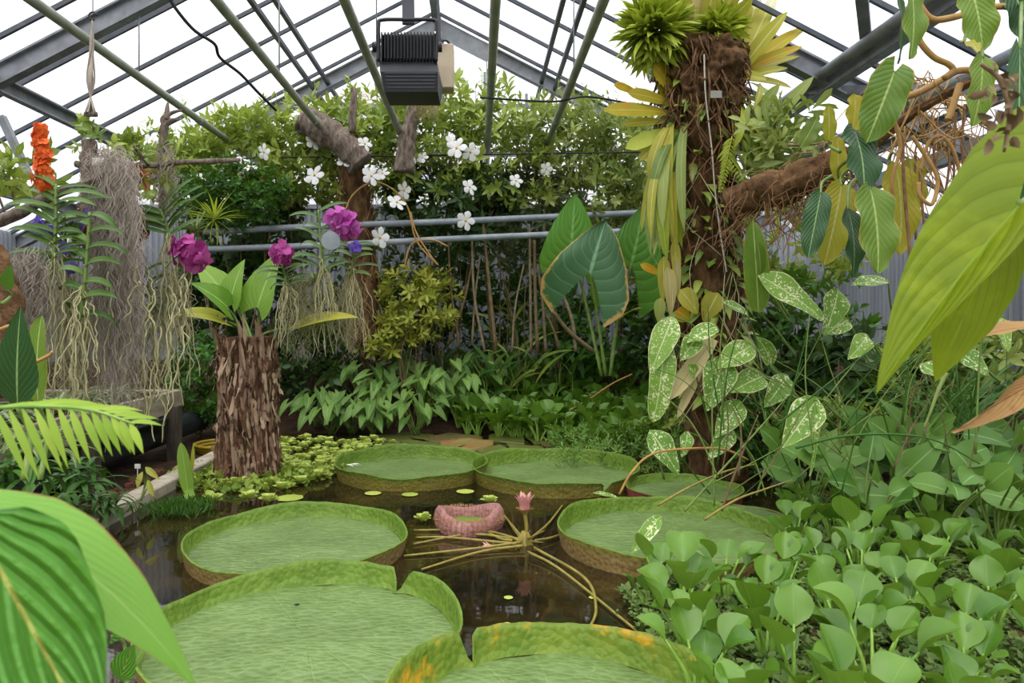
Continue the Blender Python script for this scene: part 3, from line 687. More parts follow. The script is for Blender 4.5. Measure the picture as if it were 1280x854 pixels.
m_rootb=plain('brown_aerial_root','#96714c','#755236',15,.75)
m_vine=plain('ochre_vine_stem','#bb9352','#9c7440',9,.6)
m_moss=plain('spanish_moss_strand','#c6baac','#a89c8e',10,.9,.1)
m_mossg=plain('greenish_moss_strand','#a09c78','#b0aa84',10,.9,.1)
m_stem=plain('green_stem','#5f7f35','#7d8f48',10,.5)
m_stemb=plain('brown_stem','#5f4c34','#7d6a4a',10,.8)
m_twig=plain('grey_driftwood','#94877a','#5f5146',14,.9,.15,0,.9,34,8,(2,2,.6))
m_bark=plain('epiphyte_trunk_bark','#3a2b1c','#75583a',11.,.95,.15,0,1.,32,8,(1,1,.5))
m_fib=plain('fibrous_brown','#5a4230','#8a6a4a',16.,.95,.1,0,.9,60,8)
m_whitef=leafmat('white_petal','#f0efe8','#ffffff',trans=.3,rough=.6,spec=.2)
m_yc=plain('yellow_centre','#d9b83a','#c99a2a',10,.6)
m_mag=leafmat('magenta_petal','#a82a92','#e884da',veins=.25,nv=8,veincol='#8a1f7c',trans=.3,rough=.5)
m_mag2=leafmat('deep_pink_petal','#8f1f6c','#d666b4',veins=.25,nv=8,veincol='#7c1f60',trans=.3,rough=.5)
m_pur=leafmat('purple_petal','#6a4cc8','#a48cec',trans=.3,rough=.5)
m_orr=leafmat('orange_petal','#e2541a','#f6843a',trans=.3,rough=.5)
m_orb=leafmat('copper_petal','#a5623a','#cf8d5c',trans=.3,rough=.5,blotch='#8a4530')
m_cane=plain('dry_cane','#94866a','#6f614a',8,.8)
m_string=plain('pale_string','#cfc8b8','#b8b0a0',9,.8)

def tmpl(prof,L,W,nt=3,ns=2,n=7,stem=.12,spread=1.1,k=3,**kw):
    """a few whorled sprigs"""
    return [sprig([leaf(L*U(.85,1.1),W*U(.85,1.1),prof,nt,ns,U(.2,.9),U(.1,.35),**kw) for _ in range(3)],n,stem,spread) for _ in range(k)]
def cloud(mb, tp, c, size, n, up=.5, outw=.8, shell=.35, sc=(.75,1.2), box_=False, varr=(0,1), mi=0):
    c=np.asarray(c,float); size=np.asarray(size,float)
    d=rand_dirs(n); r=rng.uniform(shell,1,n)**.6
    q=rng.uniform(-1,1,(n,3)) if box_ else d*r[:,None]
    pos=c+q*size/2; out=q/(np.linalg.norm(q,axis=1)[:,None]+1e-6)
    dirs=rand_dirs(n,up,out,outw); nor=rand_dirs(n,.6)
    pick=rng.integers(0,len(tp),n); s=rng.uniform(*sc,n); va=rng.uniform(*varr,n)
    for k,t in enumerate(tp):
        m=pick==k; scatter(mb,t,pos[m],dirs[m],nor[m],s[m],va[m],mi)
    return pos
def stems(parent, base, targets, r=.012, mat=None, name='stem', bow=.15, n=10):
    for tg in targets:
        tg=np.asarray(tg,float); b=np.asarray(base,float)+V(U(-.1,.1),U(-.1,.1),0); mid=(b+tg)/2+V(U(-bow,bow),U(-bow,bow),U(0,bow))
        mb=MB(); tube(mb,[b,mid,tg],[r*.8,r*.6,r*.3],6,n=n); mb.build(name,mat or m_stemb,parent)
def shrub(name,label,cat,c,size,tp,n,mat,ns=5,base=None,group=None,up=.5,outw=.8,shell=.35,box_=False,varr=(0,1),sc=(.75,1.2),smat=None,r=.014):
    c=np.asarray(c,float)
    b=V(c[0],c[1],gz(c[0],c[1])) if base is None else np.asarray(base,float)
    t=thing(name,label,cat,b,group); mb=MB(); pos=cloud(mb,tp,c,size,n,up,outw,shell,sc,box_,varr); mb.build('foliage',mat,t)
    stems(t,b,[pos[rng.integers(len(pos))] for _ in range((ns+1)//2)],r,smat)
    return t
def P_on(px,py): # a point on the water
    y=F*H/(py-CY); return V((px-CX)/F*y,y,0)

# ================================================================ water hyacinths
def hy_variant(n,small=False):
    out=[]
    for i in range(n):
        a=i*2.399+U(-.3,.3); tl=U(.08,.50); Lp=U(.15,.30)*(1.1-tl*.5)
        d=V(math.cos(a)*math.sin(tl),math.sin(a)*math.sin(tl),math.cos(tl)); p0=V(math.cos(a),math.sin(a),0)*.02
        d2=nrm(d+V(math.cos(a),math.sin(a),0)*.25); p1=p0+d*Lp*.5; p2=p1+d2*Lp*.5
        inward=-V(math.cos(a),math.sin(a),0)+V(0,0,.55)+V(U(-.5,.5),U(-.5,.5),0)
        s=U(.75,1.15); mb=MB()
        put(mb,leaf(.165*s,.15*s,'spat',5 if small else 9,4 if small else 6,U(-.1,1.1),U(.05,.45),cup=U(-.2,.9),wave=U(-.06,.06)),p2-d2*.01,d2,inward,1.,U(0,1))
        pm=MB(); tube(pm,[p0,p0+d*Lp*.25,p1,p2],[.013,.014,.008,.0055],5 if small else 8,n=5 if small else 9)
        out.append((mb,pm))
    return out
def raw_mesh(mb,name,mat):
    o=mb.build(name,mat); me=o.data; bpy.data.objects.remove(o); return me
hyv=[]
for k in range(7):
    hyv.append([(raw_mesh(a,'leaf',m_hy),raw_mesh(b,'petiole',m_hypet)) for a,b in hy_variant(int(U(6,9)))])
def hyacinth(x,y,rot,s,label,group,k):
    t=thing('water_hyacinth',label,'water plant',(x,y,.0),group); t.rotation_euler=(0,0,rot); t.scale=(s,s,s)
    for a,b in hyv[k]:
        l=bpy.data.objects.new('leaf',a); C.objects.link(l); l.parent=t
        p=bpy.data.objects.new('petiole',b); C.objects.link(p); p.parent=l
    return t
rows=[(2.62,.98),(2.95,.94),(3.3,.98),(3.7,1.05),(4.12,.98),(4.55,2.15),(5.0,2.22),(5.5,2.45),(6.0,2.75)]
rown=['in the front row at the bottom right','in the second row of the right bank','in the third row of the right bank','in the fourth row of the right bank','in the fifth row, beside the right lily pad','in the sixth row behind the right lily pad','in the seventh row, towards the arrowhead plants','in the eighth row below the variegated leaves','in the last row under the tangled stems']
ordn=['first','second','third','fourth','fifth','sixth','seventh','eighth','ninth','tenth','eleventh','twelfth','thirteenth','fourteenth']
kk=0
for r,(y,x0) in enumerate(rows):
    x=x0; c=0; xm=.775*y+.1
    while x<xm and c<14:
        if not (r in (1,2) and rng.random()<.12):
            hyacinth(x+U(-.05,.05),y+U(-.10,.10),U(0,6.28),U(.82,1.12),'water hyacinth %s, %s from the left'%(rown[r],ordn[c]),'water hyacinths crowding the right bank',kk%7); kk+=1; c+=1
        x+=U(.32,.45) if r<5 else U(.28,.38)
# a lone plant at the water's edge
hyacinth(.93,3.95,1.,.55,'small pale water hyacinth floating alone below the right lily pad','water hyacinths crowding the right bank',2)
# far hyacinths (single meshes, too small for parts)
hys=[]
for k in range(5):
    mb=MB()
    for a,b in hy_variant(9,True):
        for q,mi in ((a,0),(b,1)):
            for i in range(len(q.v)): mb.add(q.v[i],[f.reshape(-1,4) for f in [q.loops[0]]],q.uv[i],q.var[i],mi)
    hys.append(raw_mesh(mb,'water_hyacinth',[m_hy,m_hypet]))
def far_hy(x,y,z,s,label,k,g):
    o=bpy.data.objects.new('water_hyacinth',hys[k%5]); C.objects.link(o); o.location=(x,y,z); o.rotation_euler=(0,0,U(0,6.28)); o.scale=(s,s,s)
    return tag(o,label,'water plant',g)
for r,(y,n,x0,x1) in enumerate(((9.5,12,.75,2.15),(9.75,16,.2,2.5),(10.05,18,-.2,2.8),(10.35,18,-.4,2.9),(10.7,18,-.7,3.0),(11.05,18,-.9,3.1),(11.4,17,-1.1,3.1),(11.8,16,-1.3,3.1))):
    for c in range(n):
        x=x0+(x1-x0)*(c+.5)/n+U(-.08,.08); yy=y+U(-.14,.14)
        far_hy(x,yy,gz(x,yy)+.0,U(.95,1.35),'far water hyacinth in the green bank behind the flat lily leaves',kk,'water hyacinths of the far bank'); kk+=1

# ================================================================ floating weed mat, water lettuce
tw=tmpl('round',.05,.04,2,2,6,.02,1.2,3)
mb=MB(); n=5200
y=rng.uniform(2.4,6.4,n); x=np.zeros(n)
xl=np.interp(y,[2.4,3.2,3.75,4.2,4.6,6.4],[1.10,.86,.83,.86,2.15,2.7])
x=xl+rng.uniform(0,1,n)**1.1*(.80*y-xl)+.04*rng.normal(size=n)
pos=np.stack([x,y,.006+.02*rng.random(n)],-1); pk=rng.integers(0,3,n)
for k in range(3):
    m=pk==k; scatter(mb,tw[k],pos[m],rand_dirs(m.sum(),1.6),rand_dirs(m.sum(),.2),rng.uniform(.5,1.3,m.sum()),rng.random(m.sum()))
tag(mb.build('floating_weed',m_weed),'mat of tiny grey-green floating weed under the hyacinths','water weed',None,'stuff')
m_scum=plain('weed_litter','#4a4a2c','#6b5a3c',14,.9,.15,0,.8,50,8)
gx2=np.linspace(0,1,40); gy2=np.linspace(2.2,6.6,60); v=[]
for yv in gy2:
    xl_=np.interp(yv,[2.2,3.2,3.75,4.2,4.6,6.6],[1.15,.88,.85,.90,2.2,2.8])
    for g in gx2: v.append((xl_+.05*noise.noise(Vector((yv*4,0,0)))+g*(.8*yv-xl_+.3),yv,.004+.012*noise.noise(Vector((g*30,yv*9,0)))))
i=np.arange(59)[:,None]*40; j=np.arange(39)[None]; mb=MB(); mb.add(np.array(v),np.stack([i+j,i+j+1,i+41+j,i+40+j],-1).reshape(-1,4)); tag(mb.build('plant_litter',m_scum),'brown-green litter and roots floating under the hyacinths','plant litter',None,'stuff')

lett=[]
for k in range(4):
    mb=MB(); 
    for i in range(11):
        a=i*2.399; e=.35+.75*(1-i/10); d=V(math.cos(a)*math.sin(e),math.sin(a)*math.sin(e),math.cos(e))
        put(mb,leaf(.10*U(.8,1.1),.075,'paddle',5,4,.5,.1,cup=.5,ruff=.03),V(0,0,.01),d,V(-math.cos(a),-math.sin(a),.8))
    lett.append(raw_mesh(mb,'water_lettuce',m_let))
def lettuce(px,py,s,lab,g='water lettuces round the bark stump'):
    p=P_on(px,py); o=bpy.data.objects.new('water_lettuce',lett[int(U(0,4))%4]); C.objects.link(o); o.location=(p[0],p[1],gz(p[0],p[1])+.01); o.rotation_euler=(0,0,U(0,6.28)); o.scale=(s,s,s); return tag(o,lab,'water plant',g)
for k in range(170):
    py=U(552,594); px=U(348+max(0,(585-py))*.2,475-(py-556)*1.6+U(0,25)); lettuce(px,py,U(.6,1.05),'pale water lettuce in the dense patch right of the bark stump')
for px,py,s,l in ((375,607,1.,'water lettuce at the water edge below the pale patch'),(398,600,1.,'water lettuce touching the left back pad'),(352,615,1.,'water lettuce drifting in front of the bark stump'),(330,600,1.2,'water lettuce at the foot of the bark stump'),(296,612,1.2,'water lettuce beside the upright green shoot'),(275,602,1.2,'water lettuce between the shoot and the bark stump'),(335,632,1.1,'water lettuce nearest the left middle pad'),(310,628,1.1,'second water lettuce from the left middle pad'),(528,655,.9,'water lettuce right of the left middle pad'),(568,668,.45,'tiny water lettuce on the young pad edge'),(612,632,.9,'water lettuce on the far edge of the young pad'),(265,632,1.2,'water lettuce by the clump of fine green weed')):
    lettuce(px,py,s,l,None)
# small single floating leaves on the open water
m_lf=leafmat('tiny_floating_leaf','#8fae4a','#b7cf6c',trans=0,rough=.4)
for k,(px,py,s,l) in enumerate(((633,782,.035,'tiny green leaf floating below the pink buds'),(634,748,.035,'tiny green leaf floating above the other in the dark water'),(740,748,.03,'tiny green leaf on the sunken orange stem'),(470,617,.10,'oval green leaf floating at the left back pad'),(520,618,.10,'oval leaf floating in front of the left back pad'),(582,615,.11,'light oval leaf floating between the two back pads'),(352,622,.16,'round green leaf floating by the water lettuces'))):
    p=P_on(px,py); mb=MB(); v,f,uv=leaf(s*1.6,s*1.5,'round',6,6,0,0.02); put(mb,(v,f,uv),p+V(0,-s*.8,.006),V(U(-1,1),.7,0),V(0,0,1)); tag(mb.build('floating_leaf',m_lf,None,origin=p),l,'leaf')

# ================================================================ arrowhead plants on the far bank
def arrow_plant(px,py,Y,hgt,n,label,spread=.35,L=.24,group='arrowhead plants on the far bank',mat=None,lmat=None,prof='heart',sw=.5,W=.15,name='arrowhead_plant'):
    b=P(px,py,Y); b[2]=gz(b[0],b[1]); t=thing(name,label,'plant',b,group); lv=MB(); st=MB()
    for i in range(n):
        a=U(0,6.28); r=spread*U(.2,1); tp=b+V(math.cos(a)*r,math.sin(a)*r*.7-.12,hgt*U(.55,1.05)); mid=(b+tp)/2+V(0,0,hgt*.12)
        tube(st,[b+V(U(-.05,.05),U(-.05,.05),0),mid,tp],[.008,.006,.004],5,n=7)
        d=V(math.cos(a)*.5,math.sin(a)*.4-.45,-.45+U(-.3,.3)); put(lv,leaf(L*U(.8,1.15),W*U(.85,1.15),prof,6,4,U(.2,.8),U(.1,.4),sweep=sw),tp,d,V(U(-.3,.3),-.5,.8))
    lv.build('foliage',lmat or m_arrow,t); st.build('petioles',mat or m_stem,t); return t
arrs=[(425,478,11.0,.75),(455,480,10.6,.8),(480,500,10.3,.75),(505,478,10.7,.85),(530,500,10.3,.8),(555,480,10.6,.85),(578,500,10.3,.75),(440,505,10.1,.5),(415,505,10.1,.45),(600,470,11.,.8),(395,500,10.3,.5),(465,520,9.95,.45),(520,520,9.9,.5)]
wa=['at the left end of the far bank, tall','second tall one from the left on the far bank','in the front middle of the far bank, left of centre','behind the middle of the far bank','in the front middle of the far bank, right of centre','tall, at the right end of the clump','at the front right end of the clump','low, near the water left of the clump','low, beside the water lettuces','tall, where the hyacinths begin','low, behind the pale water lettuces','lowest one over the flat lily leaves, left','lowest one over the flat lily leaves, right']
for (px,py,Y,h),l in zip(arrs,wa): arrow_plant(px,py,Y,h,int(U(13,18)),'arrowhead plant '+l,.4)
tdark=tmpl('ovate',.17,.10,3,2,6,.12,1.1,4)
tsm=tmpl('ovate',.10,.05,3,2,8,.12,1.1,4)
tlan=tmpl('lance',.18,.068,3,2,7,.14,1.0,5)
tpal=[sprig([leaf(.24,.07,'lance',3,2,.7,.2) for _ in range(3)],7,.02,1.35) for _ in range(4)]
tyl=tmpl('paddle',.14,.05,3,2,8,.07,1.15,4)

mb=MB(); m_feath=leafmat('feathery_weed_leaf','#3f7030','#7fae58',trans=.3,rough=.5)
cloud(mb,tmpl('lance',.07,.02,2,2,10,.10,1.0,3),(1.62,8.35,.10),(1.5,1.7,.42),420,.7,.4,.1,box_=True)
tag(mb.build('feathery_weed',m_feath,None,origin=V(1.62,8.35,0)),'low feathery green water weed between the right back pad and the trunk','water weed',None,'stuff')
for k in range(20):
    x=U(.95,2.35); y=U(8.5,9.4); far_hy(x,y,0.,U(.8,1.15),'far water hyacinth in the green bank behind the flat lily leaves',k,'water hyacinths of the far bank')
# ================================================================ white-flowered vines along the back
mf=MB()
for i in range(5):
    a=i*2*PI/5; put(mf,leaf(.11,.085,'petal',5,4,.5,.0,cup=-.3,twist=.25),V(math.cos(a)*.012,math.sin(a)*.012,0),V(math.cos(a),math.sin(a),.25),V(0,0,1),1.,.6)
fl_mesh=raw_mesh(mf,'flower',m_whitef)
mc=MB(); tube(mc,[(0,0,-.06),(0,0,0),(0,0,.012)],[.008,.016,.012],8); fc_mesh=raw_mesh(mc,'flower_centre',m_yc)
def face(o,d):
    o.rotation_euler=Vector([float(q) for q in d]).to_track_quat('Z','Y').to_euler()
def flower(parent,p,s,d=None):
    f=bpy.data.objects.new('flower',fl_mesh); C.objects.link(f); f.parent=parent; f.location=[float(q) for q in p-world_origin(parent)]; f.scale=(s,s,s)
    face(f,d if d is not None else (U(-.9,.9),-1,U(-.4,.9)))
    c=bpy.data.objects.new('flower_centre',fc_mesh); C.objects.link(c); c.parent=f; f['label']='white flower'
vines=[(228,218,10.6,1.0,.7,'hanging over the orchids at left'),(305,208,10.8,1.4,.95,'with the double bloom at upper left'),(380,205,10.7,1.4,1.1,'growing over the leaning log'),(455,200,10.9,1.4,1.25,'below and left of the lamp'),(540,190,10.8,1.5,1.45,'directly below the lamp'),(625,200,10.9,1.5,1.3,'right of the lamp'),(710,205,10.8,1.5,1.25,'with small pale leaves toward the right'),(785,215,10.9,1.3,1.2,'at the right end beside the plant-covered trunk')]
vt=[]
for k,(px,py,Y,w_,h_,l) in enumerate(vines):
    c=P(px,py,Y); base=V(c[0],c[1]+.3,gz(c[0],c[1]+.3)); t=thing('flowering_vine','white-flowered vine '+l,'vine',base,'white-flowered vines along the back')
    mb=MB(); cloud(mb,tlan,c,(w_,1.1,h_*1.05),80 if k==0 else 140 if k==1 else 210 if k<6 else 135,.7,.5,.15,box_=True,varr=(.1,1))
    cloud(mb,tlan,c+V(0,0,h_*.45),(w_,1.0,h_*.8),60,.8,.4,.1,varr=(.4,1))
    # upright shoot tips
    for q in range(9):
        b=c+V(U(-w_/2,w_/2),U(-.4,.4),h_*U(.35,.6)); tp=b+V(U(-.15,.15),0,U(.25,.6))
        for s in np.linspace(.2,1,7):
            a=U(0,6.28); put(mb,leaf(.15,.045,'lance',3,2,.3,.2),b+(tp-b)*s,V(math.cos(a),math.sin(a),1.),V(0,0,1),U(.7,1.),U(.5,1))
        tube(mb,[b,tp],[.006,.004],5)
    mb.build('foliage',m_mand if k<6 else m_mandp,t)
    stems(t,base,[c+V(U(-.5,.5),U(-.3,.3),U(-.3,.4)) for _ in range(5)],.014)
    vt.append((px,t))
for px,py,s in ((298,206,1.5),(309,209,1.2),(393,219,1.5),(330,190,1.2),(190,176,1.2),(247,224,1.1),(432,201,1.3),(456,180,1.1),(464,220,1.4),(478,217,1.1),(496,253,1.4),(507,201,1.5),(503,188,1.3),(571,185,1.5),(588,190,1.3),(587,234,1.2),(475,297,1.5),(582,276,1.4),(505,238,1.3),(683,211,.9),(645,226,1.0),(392,178,1.2),(565,178,1.1),(528,197,.9),(183,180,1.),(203,178,1.)):
    Y=9.85+U(-.1,.2); i=int(np.argmin([abs(px-q[0]) for q in vt])); flower(vt[i][1],P(px,py,Y),s*.85)

# ---------------------------------------------------------------- shrubs and trunks behind
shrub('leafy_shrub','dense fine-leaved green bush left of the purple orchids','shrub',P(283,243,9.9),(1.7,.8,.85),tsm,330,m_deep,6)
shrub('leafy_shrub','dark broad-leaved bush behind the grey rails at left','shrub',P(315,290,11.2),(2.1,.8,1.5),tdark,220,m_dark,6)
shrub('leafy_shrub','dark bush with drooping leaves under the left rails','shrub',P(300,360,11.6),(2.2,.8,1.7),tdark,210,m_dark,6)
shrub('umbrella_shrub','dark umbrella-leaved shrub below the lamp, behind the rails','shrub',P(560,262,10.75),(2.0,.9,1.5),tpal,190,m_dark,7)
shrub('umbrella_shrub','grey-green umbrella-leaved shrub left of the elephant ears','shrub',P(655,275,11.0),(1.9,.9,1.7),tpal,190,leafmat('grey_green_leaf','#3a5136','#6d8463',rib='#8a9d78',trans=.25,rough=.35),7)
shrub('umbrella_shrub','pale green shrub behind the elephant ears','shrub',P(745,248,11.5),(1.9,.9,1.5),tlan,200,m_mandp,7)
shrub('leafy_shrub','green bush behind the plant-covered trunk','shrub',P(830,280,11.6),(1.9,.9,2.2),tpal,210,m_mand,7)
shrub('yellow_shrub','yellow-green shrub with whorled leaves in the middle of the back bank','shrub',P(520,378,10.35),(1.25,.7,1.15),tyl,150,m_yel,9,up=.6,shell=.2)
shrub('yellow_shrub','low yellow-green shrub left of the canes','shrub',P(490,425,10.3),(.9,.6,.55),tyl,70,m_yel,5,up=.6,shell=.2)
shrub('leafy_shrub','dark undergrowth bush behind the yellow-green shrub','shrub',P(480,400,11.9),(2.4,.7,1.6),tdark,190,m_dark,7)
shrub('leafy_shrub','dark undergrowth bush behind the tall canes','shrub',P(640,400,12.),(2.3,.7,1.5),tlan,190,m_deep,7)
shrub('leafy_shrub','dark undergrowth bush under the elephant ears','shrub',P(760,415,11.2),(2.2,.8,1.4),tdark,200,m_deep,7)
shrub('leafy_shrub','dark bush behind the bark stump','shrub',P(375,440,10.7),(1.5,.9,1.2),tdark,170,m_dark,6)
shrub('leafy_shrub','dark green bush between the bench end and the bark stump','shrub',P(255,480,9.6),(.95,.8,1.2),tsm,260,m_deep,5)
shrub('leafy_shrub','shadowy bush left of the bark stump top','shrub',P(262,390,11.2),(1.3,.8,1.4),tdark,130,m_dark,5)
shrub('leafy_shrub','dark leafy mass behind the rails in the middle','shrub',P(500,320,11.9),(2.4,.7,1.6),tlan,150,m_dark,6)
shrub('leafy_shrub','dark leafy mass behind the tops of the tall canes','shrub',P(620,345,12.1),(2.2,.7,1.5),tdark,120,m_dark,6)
def trunk(name,label,cat,pts,Y,w,mat,amp=.18,seg=28,n=40,group=None,dz=None):
    pp=[P(px,py,Y+(dz[i] if dz else 0)) for i,(px,py) in enumerate(pts)]; ww=np.array(w)/2/F*Y
    t=thing(name,label,cat,pp[0],group); mb=MB(); sd=U(0,99)
    lathe_path(mb,pp,lambda t_,a: np.interp(t_,np.linspace(0,1,len(ww)),ww)*(1+amp*noise.noise(Vector((math.cos(a)*1.5+sd,math.sin(a)*1.5,t_*9)))*2+amp*.6*noise.noise(Vector((math.cos(a)*6,math.sin(a)*6+sd,t_*14)))),seg,n)
    mb.build('bark',mat,t); return t
def fibres(t,pts,Y,w,n,mat,L=(.15,.5),r=.005,name='roots',down=1.):
    mb=MB(); pp=smooth_path([P(a,b,Y) for a,b in pts],50)
    for _ in range(n):
        c=pp[int(U(0,50))]; a=U(0,6.28); rr=w/2/F*Y; p=c+V(math.cos(a)*rr,math.sin(a)*rr,0); l=U(*L)
        tube(mb,[p,p+V(U(-.3,.3)*l,U(-.3,.1)*l,-.5*l*down),p+V(U(-.4,.4)*l,U(-.3,.1)*l,-l*down)],[r,r*.6],4,n=7,cap=False)
    return mb.build(name,mat,t)
tr=trunk('tree_trunk','brown fibrous trunk standing in the vines behind the purple orchids','tree trunk',[(458,430),(452,350),(447,280),(442,220),(436,170)],10.3,[36,34,36,30,22],m_bark); fibres(tr,[(458,420),(447,280),(440,200)],10.3,44,90,m_rootb,(.2,.6))
trunk('driftwood_log','thick leaning log end above the vines at left of the lamp','log',[(452,205),(425,176),(400,160),(378,148)],9.9,[34,34,36,34],m_twig,.15)
trunk('driftwood_log','mossy upright stub of wood below the lamp','log',[(505,215),(508,180),(514,150),(518,122)],9.9,[22,20,16,12],m_twig,.2)
trunk('driftwood_log','thin broken twig standing left of the lamp','log',[(440,165),(441,140),(443,125),(442,110)],9.8,[8,9,8,6],m_twig,.3,12,14)
# canes
for k,(x0,y0,x1,y1,w_,l) in enumerate(((606,440,590,300,4,'slender brown cane left of the tall canes'),(620,440,604,280,5,'brown cane leaning left below the dark shrub'),(664,440,662,285,4,'straight pale cane left of the elephant ears'),(672,440,668,300,5,'pair of canes by the elephant ears, thicker one'),(682,440,672,330,4,'pale cane leaning beside the elephant ears'),(700,438,676,380,4,'short leaning cane under the elephant ears'),(640,440,655,330,3,'thin cane crossing behind the tall canes'),(560,430,590,330,4,'grey cane leaning right behind the yellow-green shrub'),(720,440,700,360,5,'brown cane under the dark elephant ear'),(742,440,690,388,6,'tan broken cane lying across under the elephant ear'),(590,430,600,320,3,'thin cane between the yellow-green shrub and the tall canes'),(575,435,560,290,3,'thin brown cane right of the yellow-green shrub'))):
    mb=MB(); Y=10.2+U(0,.5); a=P(x0,y0,Y); b=P(x1,y1,Y); tube(mb,[a,(a+b)/2+V(U(-.06,.06),0,0),b],[w_/2/F*Y,w_/2/F*Y*.7],7,n=12); tag(mb.build('cane',m_stemb if k%2 else m_cane,None,origin=a),l,'cane','canes in the back bank')
for k,(px,py,Y_,h_,n_,l) in enumerate(((600,440,10.6,1.3,16,'clump of upright strap leaves left of the tall canes'),(650,440,10.8,1.5,18,'clump of upright strap leaves among the tall canes'),(560,440,10.9,1.2,14,'clump of strap leaves behind the yellow-green shrub'),(705,445,10.9,1.2,14,'clump of strap leaves under the elephant ears'),(640,430,11.6,2.0,16,'tall strap-leaved clump against the back wall'))):
    b=P(px,py,Y_); b[2]=gz(b[0],b[1]); t=thing('ginger_plant',l,'plant',b); mb=MB()
    for q in range(n_):
        a=U(0,6.28); bb=b+V(U(-.3,.3),U(-.15,.15),U(.2,h_*.6)); d=V(math.cos(a)*.6,math.sin(a)*.5,U(.6,1.3)); put(mb,leaf(U(.5,.85),U(.07,.11),'lance',9,3,U(.6,1.5),.2),bb,d,V(-d[0],-.4,.8))
    mb.build('foliage',[m_deep,m_mand,m_dark][k%3],t); stems(t,b,[b+V(U(-.3,.3),0,h_*.7) for _ in range(4)],.012,m_stem)
# arching bare vine stems
for l,pts in (('arched bare stem looping over the rails',[(428,275),(440,245),(465,228),(490,236),(510,260),(520,300),(545,330)]),('pale bare stem hanging down to the yellow-green shrub',[(513,265),(520,290),(535,315),(548,332)]),('bare stem curving behind the yellow-green shrub',[(505,335),(515,305),(540,300),(560,308)]),('thin loose stem over the low bank',[(700,520),(735,500),(765,480),(790,468)])):
    mb=MB(); tube(mb,[P(a,b,10.) for a,b in pts],.012,6,n=30); tag(mb.build('bare_vine',m_vine),l,'stem')

# ================================================================ elephant ears
def leaf_part(parent,A,B,W,mat,foot=None,pr=.012,pmat=None,name='leaf',label=None,**k):
    mb=MB(); leafAB(mb,A,B,W,**k); o=mb.build(name,mat,parent)
    if label: o['label']=label
    if foot is not None:
        mb=MB(); A=np.asarray(A,float); f=np.asarray(foot,float); mid=(A+f)/2+V(0,.06,np.linalg.norm(A-f)*.08); tube(mb,[f,mid,A],[pr*1.3,pr,pr*.7],8,n=14); mb.build('petiole',pmat or m_stem,o)
    return o
Y=8.6; ft=V(*P(752,470,Y)); t=thing('elephant_ear_plant','elephant ear plant with three huge heart-shaped leaves at back centre','plant',ft)
s=Y/F
leaf_part(t,P(714,312,Y),P(719,242,Y-.1),78*s,m_ear,ft,.016,prof='heart',sweep=.62,n=(-.15,-1,.25),bend=.35,fold=.12,wave=.03)
leaf_part(t,P(738,340,Y-.25),P(757,276,Y-.15),108*s,m_eard,ft+V(.05,0,0),.016,label='dark blue-green leaf with browned edge',prof='heart',sweep=.88,n=(-.25,-1,.1),bend=.3,fold=.16,wave=.04)
leaf_part(t,P(789,330,Y+.1),P(804,258,Y+.15),92*s,m_ear,ft+V(.1,0,0),.016,prof='heart',sweep=.85,n=(.1,-1,.2),bend=.4,fold=.2,wave=.03)
leaf_part(t,P(772,402,Y+.2),P(803,385,Y-.1),22*s,m_taroy,ft+V(.1,0,0),.012,label='small drooping yellow leaf',prof='ovate',n=(0,-.4,1),bend=.6)

